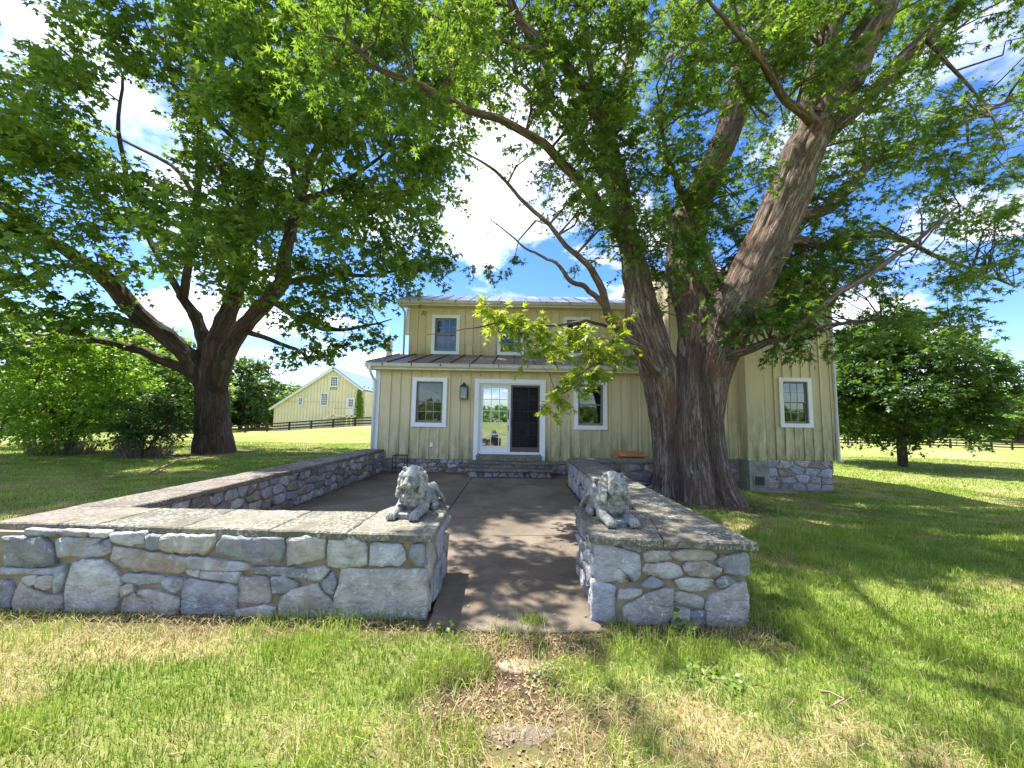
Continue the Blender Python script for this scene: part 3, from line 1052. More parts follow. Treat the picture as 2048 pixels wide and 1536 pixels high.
# sides, back and a plain inner partition
m = MB()
m.box(-4.12, -4.09, 11.74, 20.8, 0.1, 3.16).box(-4.12, -4.09, 14.64, 20.8, 3.16, 5.98)
m.box(4.980, 5.010, 11.74, 12.3, 0.1, 3.2).box(4.980, 5.015, 12.34, 14.6, 3.1, 6.35)
m.box(10.03, 10.06, 12.34, 19.0, 0.1, 6.35).box(-4.12, 10.06, 20.8, 20.83, 0.1, 5.98)
m.build('side_wall', MT['siding'], house)
MB().box(-4.08, 4.970, 13.6, 13.63, 0.1, 3.2).build('partition', MT['interior'], house)
MB().box(5.050, 10.02, 13.9, 13.93, 0.1, 6.0).build('partition', MT['interior'], house)
MB().box(-4.08, 4.970, 16.4, 16.43, 3.4, 6.0).build('partition', MT['interior'], house)
MB().box(-4.08, 4.970, 11.83, 20.7, 0.28, 0.31).build('floor', MT['interior'], house)
MB().box(5.050, 10.02, 12.43, 18.9, 0.38, 0.41).build('floor', MT['interior'], house)
MB().box(-4.26, -4.103, YA - 0.03, YA + 0.06, 0.05, 3.06).build('corner_board', MT['white_trim'], house)
MB().box(-4.24, -4.103, YU - 0.03, YU + 0.06, 4.800, 5.84).build('corner_board', MT['white_trim'], house)
MB().box(10.053, 10.13, YW - 0.03, YW + 0.06, 0.5, 6.3).build('corner_board', MT['siding_wing'], house)


def window(parent, r, Y, trim=0.125, cols=3, rows=2, inside='blind', sash_mat='sash_grey', mun=True):
    x0, x1, z0, z1 = r
    t = trim
    m = MB()
    m.box(x0, x1, Y - 0.060, Y + 0.02, z1 - t, z1).box(x0, x1, Y - 0.060, Y + 0.02, z0, z0 + t)
    m.box(x0, x0 + t, Y - 0.058, Y + 0.02, z0 + t, z1 - t).box(x1 - t, x1, Y - 0.058, Y + 0.02, z0 + t, z1 - t)
    wdw = m.build('window', MT['white_trim'], parent)
    a0, a1, b0, b1 = x0 + t, x1 - t, z0 + t, z1 - t
    # recessed jamb lining
    m = MB()
    m.box(a0 - .001, a0 + 0.022, Y - 0.018, Y + 0.11, b0, b1).box(a1 - 0.022, a1 + .001, Y - 0.018, Y + 0.11, b0, b1)
    m.box(a0 + .022, a1 - .022, Y - 0.018, Y + 0.11, b1 - 0.022, b1 + .001).box(a0 + .022, a1 - .022, Y - 0.024, Y + 0.11, b0 - .001, b0 + 0.03)
    m.build('frame', MT[sash_mat], wdw)
    a0, a1, b0, b1 = a0 + .022, a1 - .022, b0 + .03, b1 - .022
    zm = (b0 + b1) / 2
    for k, (s0, s1, yy) in enumerate(((zm - 0.02, b1, Y + 0.02), (b0, zm + 0.02, Y + 0.048))):
        m = MB()
        w = 0.04
        m.box(a0, a1, yy, yy + 0.026, s1 - w, s1).box(a0, a1, yy, yy + 0.026, s0, s0 + w)
        m.box(a0, a0 + w, yy, yy + 0.026, s0 + w, s1 - w).box(a1 - w, a1, yy, yy + 0.026, s0 + w, s1 - w)
        m.build('sash', MT[sash_mat], wdw)
        MB().box(a0 + w, a1 - w, yy + 0.010, yy + 0.014, s0 + w, s1 - w).build('pane', MT['glass'], wdw)
        if mun:
            m = MB()
            for i in range(1, cols):
                x = a0 + w + (a1 - a0 - 2 * w) * i / cols
                m.box(x - .009, x + .009, yy + 0.003, yy + 0.022, s0 + w, s1 - w)
            for j in range(1, rows):
                z = s0 + w + (s1 - s0 - 2 * w) * j / rows
                m.box(a0 + w, a1 - w, yy + 0.004, yy + 0.021, z - .009, z + .009)
            m.build('muntin', MT['muntin_grey'], wdw)
    if inside == 'blind':
        m = MB()
        z = b1
        while z > b0 + 0.02:
            m.poly([(a0, Y + 0.115, z), (a1, Y + 0.115, z), (a1, Y + 0.15, z - 0.022), (a0, Y + 0.15, z - 0.022)])
            z -= 0.036
        m.build('blind', MT['blind'], wdw)
    elif inside == 'curtain':
        m = MB()
        n = 26
        top, bot = [], []
        for i in range(n + 1):
            x = a0 + (a1 - a0) * i / n
            y = Y + 0.16 + 0.025 * math.sin(i * 1.9)
            top.append((x, y, b1))
            bot.append((x, y, b0))
        for i in range(n):
            m.poly([bot[i], bot[i + 1], top[i + 1], top[i]])
        m.build('curtain', MT['curtain'], wdw)
    else:
        MB().box(a0, a1, Y + 0.14, Y + 0.145, b0 + 0.25 * (b1 - b0), b1).build('roller_shade', MT['dark_shade'], wdw)
    return wdw


window(house, WL, YA, inside='blind')
window(house, WR, YA, inside='shade', mun=False)
for o in UP:
    window(house, o, YU, inside='curtain')
window(house, WG[0], YW, inside='shade')
window(house, WG[1], YW, inside='curtain', mun=False)

# sliding patio door
x0, x1, z0, z1 = DR
t = 0.13
m = MB()
m.box(x0, x1, YA - 0.062, YA + 0.02, z1 - t, z1)
m.box(x0, x0 + t, YA - 0.060, YA + 0.02, z0 - 0.03, z1 - t).box(x1 - t, x1, YA - 0.060, YA + 0.02, z0 - 0.03, z1 - t)
door = m.build('sliding_door', MT['white_trim'], house)
a0, a1, b0, b1 = x0 + t, x1 - t, 0.60, z1 - t
m = MB()
m.box(a0 - .001, a0 + .035, YA - 0.02, YA + 0.14, b0, b1).box(a1 - .035, a1 + .001, YA - 0.02, YA + 0.14, b0, b1)
m.box(a0 + .035, a1 - .035, YA - 0.02, YA + 0.14, b1 - .04, b1).box(a0 + .035, a1 - .035, YA - 0.03, YA + 0.14, b0 - 0.03, b0 + .045)
m.build('door_frame', MT['door_white'], door)
a0, a1, b0, b1 = a0 + .035, a1 - .035, b0 + .045, b1 - .04
xm = (a0 + a1) / 2 - 0.01


def leaf_panel(xa, xb, yy, glass, mat, gmat, bottom=0.17, stile=0.095, name='door_leaf'):
    m = MB()
    m.box(xa, xa + stile, yy, yy + 0.04, b0, b1).box(xb - stile, xb, yy, yy + 0.04, b0, b1)
    m.box(xa + stile, xb - stile, yy, yy + 0.04, b1 - stile, b1).box(xa + stile, xb - stile, yy, yy + 0.04, b0, b0 + bottom)
    lf = m.build(name, MT[mat], door)
    g0, g1, h0, h1 = xa + stile, xb - stile, b0 + bottom, b1 - stile
    cols, rows = 3, 5
    for i in range(cols):
        for j in range(rows):
            ubox('pane', MT[glass], lf, g0 + (g1 - g0) * i / cols, g0 + (g1 - g0) * (i + 1) / cols, yy + 0.018, yy + 0.022,
                 h0 + (h1 - h0) * j / rows, h0 + (h1 - h0) * (j + 1) / rows)
    m = MB()
    for i in range(1, cols):
        x = g0 + (g1 - g0) * i / cols
        m.box(x - .011, x + .011, yy + 0.004, yy + 0.036, h0, h1)
    for j in range(1, rows):
        z = h0 + (h1 - h0) * j / rows
        m.box(g0, g1, yy + 0.005, yy + 0.035, z - .011, z + .011)
    m.build('muntin', MT[gmat], lf)
    return lf


lf = leaf_panel(a0, xm + 0.03, YA + 0.03, 'door_glass', 'door_white', 'door_white')
m = MB()
m.box(xm - 0.045, xm - 0.02, YA + 0.0, YA + 0.03, 1.62, 1.92).box(xm - 0.05, xm - 0.015, YA + 0.012, YA + 0.03, 1.72, 1.80)
m.build('handle', MT['black_iron'], lf)
MB().box(xm - 0.04, xm - 0.022, YA + 0.005, YA + 0.03, 1.28, 1.44).build('handle', MT['brass'], lf)
leaf_panel(xm - 0.03, a1, YA + 0.08, 'glass', 'screen_frame', 'door_white')
m = MB()
xa, xb, yy = xm + 0.035, a1 + 0.0, YA - 0.005
m.box(xa, xa + .055, yy, yy + .02, b0, b1).box(xb - .055, xb, yy, yy + .02, b0, b1).box(xa + .055, xb - .055, yy, yy + .02, b1 - .06, b1).box(xa + .055, xb - .055, yy, yy + .02, b0, b0 + .14)
scr = m.build('screen_door', MT['screen_frame'], door)
MB().box(xa + .05, xb - .05, yy + .009, yy + .011, b0 + .13, b1 - .05).build('screen', MT['insect_screen'], scr)
MB().box(xa + 0.01, xa + 0.04, yy - 0.02, yy - .001, 1.45, 1.60).build('handle', MT['black_iron'], scr)
MB().box(xm + 0.0, xm + 0.034, YA - 0.012, YA + 0.03, b0, b1).build('door_post', MT['door_white'], door)

# threshold and steps
steps = empty('door_steps', (-0.1, 11.2, 0), 'two worn bluestone steps with a rubble riser below the sliding door', 'steps')
slab(steps, 'threshold', [(-1.10, 11.45), (0.84, 11.45), (0.84, 11.66), (-1.10, 11.66)], 0.402, 0.56, MT['capstone'], 0.012, 0.004, 0.15, 0.001, 201)
for i, (xa, xb) in enumerate(((-1.33, -0.6), (-0.594, 0.25), (0.256, 1.13))):
    slab(steps, 'tread', [(xa, 11.14), (xb, 11.12), (xb, 11.665), (xa, 11.665)], 0.33, 0.395, MT['capstone'], 0.012, 0.006, 0.12, 0.001, 202 + i)
for i, (xa, xb) in enumerate(((-1.36, -0.4), (-0.394, 0.4), (0.406, 1.12))):
    slab(steps, 'tread', [(xa, 10.80), (xb, 10.78), (xb, 11.20), (xa, 11.20)], 0.17, 0.225, MT['capstone'], 0.012, 0.008, 0.12, 0.001, 212 + i)
core_s = wall_core(steps, [(-1.28, 1.06, 10.92, 11.66, -0.05, 0.168), (-1.27, 1.05, 11.2, 11.66, 0.17, 0.328)], MT['mortar'], 'riser')
masonry(core_s, 2.34, 0.17, 0.26, 0.16, (-1.28, 10.92, 0.0), (1, 0, 0), (0, 0, 1), (0, -1, 0), [MT['stone'], MT['stone_warm'], MT['stone_shade_mossy']], 41, proud=0.05)
masonry(core_s, 2.32, 0.11, 0.4, 0.1, (-1.27, 11.2, 0.222), (1, 0, 0), (0, 0, 1), (0, -1, 0), [MT['stone_shade_mossy']], 42, proud=0.03)

# foundations
fnd = wall_core(house, [(-4.08, 5.000, YA + 0.025, YA + 0.095, -0.3, 0.398)], MT['mortar'], 'foundation')
masonry(fnd, 2.75, 0.40, 0.24, 0.13, (-4.08, YA + 0.025, 0.0), (1, 0, 0), (0, 0, 1), (0, -1, 0), [MT['stone'], MT['stone_shade_mossy'], MT['stone_warm']], 43, proud=0.03)
masonry(fnd, 3.9, 0.40, 0.24, 0.13, (1.08, YA + 0.025, 0.0), (1, 0, 0), (0, 0, 1), (0, -1, 0), [MT['stone'], MT['stone_shade_mossy'], MT['stone_warm']], 44, proud=0.03)
fnd2 = wall_core(house, [(5.020, 10.0, YW + 0.015, YW + 0.095, -0.7, 0.498)], MT['mortar'], 'foundation')
masonry(fnd2, 2.22, 0.95, 0.52, 0.26, (7.78, YW + 0.015, -0.45), (1, 0, 0), (0, 0, 1), (0, -1, 0), [MT['stone'], MT['stone'], MT['stone_warm']], 45, proud=0.022)
masonry(fnd2, 1.9, 0.95, 0.5, 0.25, (5.2, YW + 0.015, -0.45), (1, 0, 0), (0, 0, 1), (0, -1, 0), [MT['stone'], MT['stone_shade_mossy']], 46, proud=0.022)

# chimney chase on the wing
chase = MB().box(7.12, 7.68, 11.86, YW - 0.03, 0.505, 6.15).build('chimney_chase', MT['siding_wing'], house)
MB().box(7.08, 7.72, 11.82, 12.25, 6.15, 6.20).build('cap', MT['seam_dark'], chase)
cb = MB().box(7.125, 7.72, 11.84, YW + 0.01, -0.6, 0.50).build('chase_base', MT['concrete_base'], house)
MB().box(7.22, 7.58, 11.815, 11.845, -0.26, 0.08).build('vent_frame', MT['concrete_base'], cb)
m = MB()
m.box(7.26, 7.54, 11.805, 11.814, -0.22, 0.04)
for i in range(7):
    z = -0.20 + i * 0.034
    m.box(7.265, 7.535, 11.79, 11.806, z, z + 0.012)
m.build('vent_grille', MT['vent_dark'], cb)
slab(house, 'footing', [(6.9, 11.6), (8.4, 11.66), (8.4, 12.25), (6.9, 12.25)], -0.6, -0.37, MT['concrete_base'], 0.01, 0.01, 0.3, 0, 77)


# metal roofs made of standing-seam pans
def seam_roof(name, X0, X1, e, r, pan, mat, seam, seed, seam_h=0.035):
    """e, r: (y, z) of eave and ridge"""
    e, r = np.array(e), np.array(r)
    d = r - e
    n = np.array([-d[1], d[0]]) / np.linalg.norm(d)
    if n[1] < 0:
        n = -n
    k = max(1, round((X1 - X0) / pan))
    w = (X1 - X0) / k
    root = MB().prism([tuple(e - n * 0.045), tuple(r - n * 0.045), tuple(r - n * 0.012), tuple(e - n * 0.012)], 'x', X0 + 0.01, X1 - 0.01).build(name, MT['cream_trim'], house)
    m = MB().prism([tuple(e - n * 0.010), tuple(r - n * 0.010), tuple(r), tuple(e)], 'x', -w / 2 + 0.004, w / 2 - 0.004)
    pm = bpy.data.meshes.new('roof_pan')
    off = np.array([0, *e])
    pm.from_pydata([tuple(np.array(v) - off) for v in m.v], [], m.f)
    pm.materials.append(MT[mat])
    m = MB().prism([tuple(e), tuple(r), tuple(r + n * seam_h), tuple(e + n * seam_h)], 'x', -0.011, 0.011)
    sm = bpy.data.meshes.new('seam')
    sm.from_pydata([tuple(np.array(v) - off) for v in m.v], [], m.f)
    sm.materials.append(MT[seam])
    rg = random.Random(seed)
    for i in range(k):
        link('roof_pan', pm, None, root, (X0 + (i + 0.5) * w, e[0], e[1] + rg.uniform(0, 0.003)))
    for i in range(k + 1):
        link('seam', sm, None, root, (X0 + i * w, e[0], e[1] + 0.004))
    return root


seam_roof('porch_roof', -4.42, 4.980, (11.30, 3.235), (14.57, 4.04), 0.61, 'roof_brown', 'seam_dark', 1)
seam_roof('main_roof', -4.50, 4.800, (14.18, 6.06), (17.5, 7.34), 0.55, 'roof_light', 'seam_light', 2, 0.025)
seam_roof('rear_roof', -4.50, 4.800, (20.9, 6.06), (17.51, 7.34), 0.55, 'roof_light', 'seam_light', 3, 0.025)
seam_roof('wing_roof', 4.830, 10.4, (11.95, 6.42), (15.6, 7.9), 0.55, 'roof_light', 'seam_light', 4, 0.025)
seam_roof('rear_roof', 4.830, 10.4, (19.3, 6.42), (15.61, 7.9), 0.55, 'roof_light', 'seam_light', 5, 0.025)
for tri in ([(-4.09, 14.62, 5.98), (-4.09, 20.8, 5.98), (-4.09, 17.5, 7.25)], [(10.03, 12.3, 6.35), (10.03, 19.0, 6.35), (10.03, 15.6, 7.8)],
            [(4.990, 12.3, 6.35), (4.990, 19.0, 6.35), (4.990, 15.6, 7.8)], [(-4.09, 11.74, 3.15), (-4.09, 14.6, 3.15), (-4.09, 14.6, 3.95)]):
    MB().poly(tri).build('gable_wall', MT['siding'], house)


def eave(X0, X1, Ye, Ze, Yw):
    fs = MB().box(X0, X1, Ye + 0.055, Ye + 0.08, Ze - 0.19, Ze - 0.02).build('fascia', MT['cream_trim'], house)
    MB().box(X0, X1, Ye + 0.081, Yw + 0.02, Ze - 0.185, Ze - 0.165).build('soffit', MT['cream_trim'], fs)
    prof = [(Ye + 0.054, Ze - 0.125), (Ye - 0.01, Ze - 0.125), (Ye - 0.035, Ze - 0.09), (Ye - 0.045, Ze - 0.05), (Ye - 0.065, Ze - 0.02), (Ye - 0.065, Ze - 0.012), (Ye - 0.052, Ze - 0.012),
            (Ye - 0.035, Ze - 0.05), (Ye - 0.025, Ze - 0.085), (Ye - 0.005, Ze - 0.115), (Ye + 0.054, Ze - 0.115)]
    g = MB().prism(prof, 'x', X0 - 0.02, X1).build('gutter', MT['gutter'], house)
    m = MB()
    x = X0 + 0.5
    while x < X1:
        m.box(x - 0.012, x + 0.012, Ye - 0.072, Ye - 0.066, Ze - 0.10, Ze - 0.015)
        x += 0.86
    m.build('gutter_strap', MT['seam_dark'], g)


eave(-4.42, 4.980, 11.30, 3.235, YA)
eave(-4.50, 4.800, 14.18, 6.06, YU)
eave(4.850, 10.4, 11.95, 6.42, YW)
MB().tube([(-4.30, 11.27, 3.12), (-4.30, 11.27, 3.02), (-4.27, 11.40, 2.86), (-4.245, 11.60, 2.72), (-4.245, 11.61, 2.5), (-4.245, 11.61, 0.15)], 0.042, 10).build('downspout', MT['white_trim'], house, True)
MB().tube([(-4.40, 14.15, 5.95), (-4.36, 14.2, 5.85), (-4.28, 14.5, 5.68), (-4.27, 14.52, 5.4), (-4.27, 14.52, 3.9)], 0.04, 10).build('downspout', MT['gutter'], house, True)
MB().tube([(10.25, 11.92, 6.3), (10.2, 12.0, 6.15), (10.16, 12.24, 5.95), (10.16, 12.24, 5.5), (10.16, 12.24, 0.52), (10.2, 12.18, 0.46)], 0.05, 10).build('downspout', MT['gutter'], house, True)


def lantern(xc, z0, z1):
    y = YA - 0.02
    m = MB()
    m.box(xc - 0.065, xc + 0.065, y - 0.025, y - 0.003, z0 + 0.05, z1 - 0.06)          # back plate
    lt = m.build('wall_lantern', MT['lantern_metal'], house)
    w, d0, d1 = 0.105, y - 0.22, y - 0.03
    zb, zt = z0 + 0.02, z1 - 0.15
    m = MB()
    m.box(xc - w - .01, xc + w + .01, d0 - .01, d1 + .004, zb - 0.02, zb).box(xc - w - .01, xc + w + .01, d0 - .01, d1 + .004, zt, zt + 0.02)
    for sx_ in (-1, 1):
        for yy in (d0, d1 - 0.018):
            m.box(xc + sx_ * w - .009, xc + sx_ * w + .009, yy, yy + 0.018, zb, zt)
    m.build('cage', MT['lantern_metal'], lt)
    m = MB()
    n = len(m.v)
    m.v += [(xc - w - .015, d0 - .015, zt + .021), (xc + w + .015, d0 - .015, zt + .021), (xc + w + .015, d1 + .004, zt + .021), (xc - w - .015, d1 + .004, zt + .021),
            (xc - .05, d0 + .05, zt + .10), (xc + .05, d0 + .05, zt + .10), (xc + .05, d1 - .05, zt + .10), (xc - .05, d1 - .05, zt + .10)]
    m.f += [(0, 1, 5, 4), (1, 2, 6, 5), (2, 3, 7, 6), (3, 0, 4, 7), (4, 5, 6, 7), (3, 2, 1, 0)]
    m.tube([(xc, (d0 + d1) / 2, zt + .10), (xc, (d0 + d1) / 2, z1)], [.045, .03], 8)
    m.build('hood', MT['lantern_metal'], lt)
    m = MB()
    for sx_ in (-1, 1):
        m.box(xc + sx_ * w - .002, xc + sx_ * w + .002, d0 + .018, d1 - .018, zb, zt)
    m.box(xc - w + .009, xc + w - .009, d0 + .008, d0 + .011, zb, zt)
    m.build('glass', MT['glass'], lt)
    MB().box(xc - w * .75, xc + w * .75, d1 - .012, d1 - .004, zb + .02, zt - .02).build('reflector', MT['door_white'], lt)
    MB().tube([(xc, (d0 + d1) / 2, zb), (xc, (d0 + d1) / 2, zb + .12)], .014, 8).build('candle', MT['plastic_white'], lt)


lantern(-1.525, 2.20, 2.70)
lantern(1.29, 2.16, 2.66)
MB().box(-2.52, -2.43, YA - 0.05, YA - 0.004, 0.76, 0.88).build('outlet_cover', MT['plastic_white'], house)


# ------------------------------------------------------------------ implicit surfaces (for the lions and the big trunks)
def surface_nets(f, org, h):
    s = f < 0
    c = np.zeros(tuple(n - 1 for n in f.shape), np.int8)
    for a in (0, 1):
        for b_ in (0, 1):
            for d in (0, 1):
                c += s[a:s.shape[0] - 1 + a, b_:s.shape[1] - 1 + b_, d:s.shape[2] - 1 + d]
    act = (c > 0) & (c < 8)
    ci = np.argwhere(act)
    vid = np.full(c.shape, -1, np.int64)
    vid[act] = np.arange(len(ci))
    corners = [(a, b_, d) for a in (0, 1) for b_ in (0, 1) for d in (0, 1)]
    acc = np.zeros((len(ci), 3))
    cnt = np.zeros(len(ci))
    for i, a in enumerate(corners):
        for j, b_ in enumerate(corners):
            if j <= i or sum(abs(p - q) for p, q in zip(a, b_)) != 1:
                continue
            fa = f[ci[:, 0] + a[0], ci[:, 1] + a[1], ci[:, 2] + a[2]]
            fb = f[ci[:, 0] + b_[0], ci[:, 1] + b_[1], ci[:, 2] + b_[2]]
            m = (fa < 0) != (fb < 0)
            t = np.where(m, fa / np.where(m, fa - fb, 1), 0)
            p = np.array(a)[None] + t[:, None] * (np.array(b_) - np.array(a))[None]
            acc += np.where(m[:, None], p, 0)
            cnt += m
    verts = (ci + acc / cnt[:, None]) * h + org
    faces = []
    for ax in range(3):
        sl0 = [slice(None)] * 3
        sl1 = [slice(None)] * 3
        sl0[ax] = slice(0, -1)
        sl1[ax] = slice(1, None)
        a, b_ = s[tuple(sl0)], s[tuple(sl1)]
        o1, o2 = (ax + 1) % 3, (ax + 2) % 3
        e = np.argwhere(a != b_)
        e = e[(e[:, o1] > 0) & (e[:, o2] > 0) & (e[:, o1] < f.shape[o1] - 1) & (e[:, o2] < f.shape[o2] - 1)]
        sg = a[tuple(e.T)]
        q = []
        for d1, d2 in ((-1, -1), (0, -1), (0, 0), (-1, 0)):
            k = e.copy()
            k[:, o1] += d1
            k[:, o2] += d2
            q.append(vid[tuple(k.T)])
        q = np.stack(q, 1)
        q[~sg] = q[~sg][:, ::-1]
        faces.append(q)
    return verts, np.concatenate(faces)


def smin(a, b_, k):
    h = np.clip(0.5 + 0.5 * (b_ - a) / k, 0, 1)
    return b_ + (a - b_) * h - k * h * (1 - h)


def smax(a, b_, k):
    return -smin(-a, -b_, k)


def sd_ell(P, c, r):
    q = [(P[i] - c[i]) / r[i] for i in range(3)]
    k0 = np.sqrt(q[0] ** 2 + q[1] ** 2 + q[2] ** 2)
    q1 = [(P[i] - c[i]) / r[i] ** 2 for i in range(3)]
    k1 = np.sqrt(q1[0] ** 2 + q1[1] ** 2 + q1[2] ** 2) + 1e-9
    return k0 * (k0 - 1) / k1


def sd_cap(P, a, b_, r0, r1):
    a, b_ = np.array(a, float), np.array(b_, float)
    ba = b_ - a
    L = ba @ ba
    t = np.clip(sum((P[i] - a[i]) * ba[i] for i in range(3)) / L, 0, 1)
    d = np.sqrt(sum((P[i] - a[i] - t * ba[i]) ** 2 for i in range(3)))
    return d - (r0 + (r1 - r0) * t)


# ------------------------------------------------------------------ stone lions
def lion_mesh(mirror, seed):
    h = 0.0062
    lo, hi = np.array([-0.30, -0.40, -0.015]), np.array([0.30, 0.66, 0.56])
    n = np.ceil((hi - lo) / h).astype(int)
    ax = [(lo[i] + np.arange(n[i]) * h).astype(np.float32) for i in range(3)]
    P = np.meshgrid(*ax, indexing='ij')
    X, Y, Z = P
    f = sd_cap(P, (0, 0.05, 0.165), (0, 0.48, 0.15), 0.125, 0.115)
    f = smin(f, sd_ell(P, (0, -0.03, 0.19), (0.125, 0.13, 0.16)), 0.05)
    for s in (-1, 1):
        f = smin(f, sd_ell(P, (s * 0.115, 0.42, 0.14), (0.075, 0.155, 0.135)), 0.02)
        f = smin(f, sd_cap(P, (s * 0.165, 0.40, 0.04), (s * 0.175, 0.21, 0.035), 0.042, 0.036), 0.015)
        f = smin(f, sd_cap(P, (s * 0.12, 0.06, 0.17), (s * 0.128, -0.05, 0.075), 0.066, 0.055), 0.03)
        f = smin(f, sd_cap(P, (s * 0.128, -0.05, 0.07), (s * 0.125, -0.26, 0.05), 0.055, 0.048), 0.025)
        f = smin(f, sd_ell(P, (s * 0.125, -0.295, 0.046), (0.056, 0.060, 0.046)), 0.02)
        for t in range(4):
            f = smin(f, sd_ell(P, (s * 0.125 + (t - 1.5) * 0.026, -0.338 + abs(t - 1.5) * 0.008, 0.032), (0.0135, 0.026, 0.028)), 0.006)
        for t in range(3):
            f = smax(f, -sd_cap(P, (s * 0.125 + (t - 1) * 0.026, -0.375, 0.03), (s * 0.125 + (t - 1) * 0.022, -0.325, 0.085), 0.005, 0.003), 0.006)
    # tail lying along one flank
    tl = [(0.05, 0.56, 0.10), (0.16, 0.60, 0.06), (0.235, 0.50, 0.07), (0.232, 0.40, 0.13), (0.20, 0.30, 0.20)]
    for a, b_ in zip(tl[:-1], tl[1:]):
        f = smin(f, sd_cap(P, a, b_, 0.024, 0.024), 0.012)
    # mane
    mn = sd_ell(P, (0, 0.0, 0.315), (0.148, 0.125, 0.165))
    mn = smin(mn, sd_ell(P, (0, 0.10, 0.30), (0.125, 0.15, 0.135)), 0.05)
    mn = smin(mn, sd_ell(P, (0, -0.06, 0.425), (0.088, 0.085, 0.065)), 0.04)
    for s in (-1, 1):
        mn = smin(mn, sd_cap(P, (s * 0.105, -0.10, 0.40), (s * 0.132, -0.145, 0.215), 0.038, 0.037), 0.015)
        mn = smin(mn, sd_cap(P, (s * 0.10, -0.04, 0.36), (s * 0.145, -0.045, 0.20), 0.05, 0.04), 0.02)
        mn = smin(mn, sd_cap(P, (s * 0.06, -0.12, 0.20), (s * 0.05, -0.13, 0.12), 0.045, 0.03), 0.02)
    ang = np.arctan2(X, Z - 0.33)
    rad = np.sqrt(X ** 2 + (Z - 0.33) ** 2)
    nz = vnoise(np.stack([X * 14, Y * 14, Z * 14], -1), seed)
    side = np.clip((np.abs(X) - 0.03) / 0.06, 0, 1)
    groove = np.sin(ang * 17 + nz * 5.0 + Y * 22) * 0.55 + np.sin(np.abs(X) * 120 + nz * 6 + Z * 18) * 0.45 * side
    mn = mn + groove * 0.0062 + (nz - 0.5) * 0.012
    f = smin(f, mn, 0.012)
    # head
    hd = sd_ell(P, (0, -0.135, 0.365), (0.088, 0.10, 0.088))
    hd = smin(hd, sd_ell(P, (0, -0.19, 0.405), (0.068, 0.045, 0.030)), 0.03)            # brow
    for s in (-1, 1):
        hd = smin(hd, sd_ell(P, (s * 0.058, -0.175, 0.325), (0.040, 0.055, 0.050)), 0.02)   # cheek
        hd = smin(hd, sd_ell(P, (s * 0.028, -0.268, 0.318), (0.033, 0.042, 0.028)), 0.012)  # whisker pad
        hd = smin(hd, sd_cap(P, (s * 0.018, -0.232, 0.408), (s * 0.068, -0.205, 0.402), 0.014, 0.012), 0.01)  # brow ridge
    hd = smin(hd, sd_cap(P, (0, -0.205, 0.385), (0, -0.285, 0.342), 0.032, 0.027), 0.015)   # bridge of the nose
    hd = smin(hd, sd_ell(P, (0, -0.305, 0.338), (0.028, 0.018, 0.016)), 0.008)              # nose
    hd = smin(hd, sd_ell(P, (0, -0.215, 0.212), (0.048, 0.066, 0.026)), 0.010)              # jaw
    hd = smin(hd, sd_ell(P, (0, -0.145, 0.25), (0.055, 0.05, 0.05)), 0.02)
    hd = smax(hd, -sd_ell(P, (0, -0.268, 0.262), (0.050, 0.085, 0.030)), 0.005)            # open mouth
    for s in (-1, 1):
        hd = smax(hd, -sd_ell(P, (s * 0.043, -0.240, 0.376), (0.029, 0.034, 0.018)), 0.006)
        hd = smin(hd, sd_ell(P, (s * 0.043, -0.213, 0.374), (0.017, 0.012, 0.010)), 0.003)
        hd = smax(hd, -sd_ell(P, (s * 0.012, -0.322, 0.332), (0.006, 0.010, 0.004)), 0.003)
        hd = smin(hd, sd_cap(P, (s * 0.022, -0.262, 0.288), (s * 0.023, -0.262, 0.270), 0.0065, 0.004), 0.003)   # fangs
    f = smin(f, hd, 0.010)
    for s in (-1, 1):
        f = smin(f, sd_ell(P, (s * 0.092, -0.075, 0.452), (0.032, 0.024, 0.030)), 0.008)    # ear
        f = smax(f, -sd_ell(P, (s * 0.094, -0.098, 0.453), (0.018, 0.018, 0.018)), 0.004)
    bx = np.maximum(np.maximum(np.abs(X) - 0.075, np.abs(Y + 0.10) - 0.17), np.abs(Z - 0.025) - 0.028)
    f = smin(f, bx, 0.008)
    f = smax(f, -(Z - 0.0), 0.004)
    v, q = surface_nets(f, lo, h)
    w = fbm(v * 40.0, 3, seed + 3)
    v = v + (w[:, None] - 0.5) * 0.004 * np.sign(v - np.array([0, 0.1, 0.2]))
    v[:, 1] = np.where(v[:, 1] > 0, v[:, 1] * 0.70, v[:, 1])
    v[:, 0] *= 0.90
    if mirror:
        v[:, 0] *= -1
        q = q[:, ::-1]
    return np_mesh('lion_statue', v, q, True)


for mir, px, py, rz, sc_, lab in ((False, 803, 1043, -5, 0.97, 'weathered grey stone lion lying on the cap at the end of the long left wall'),
                                  (True, 1248, 1058, 6, 0.95, 'lichen spotted stone lion lying on the right wall end near the big tree')):
    d = MNP @ np.array([(px - 1024) / F, (768 - py) / F, -1.0])
    p = EYE + d * ((CAPZ1 - 1.6) / d[2])
    fwd = np.array([math.sin(math.radians(rz)), math.cos(math.radians(rz))])      # paws are 0.34 m ahead of the origin
    o = link('lion_statue', lion_mesh(mir, 5 if mir else 9), MT['lion_stone'], None,
             (p[0] - fwd[0] * 0.34 * sc_, p[1] + fwd[1] * 0.34 * sc_, CAPZ1 - 0.001), (sc_,) * 3, (0, 0, math.radians(rz)))
    tag(o, lab, 'statue', 'pair of stone lions')


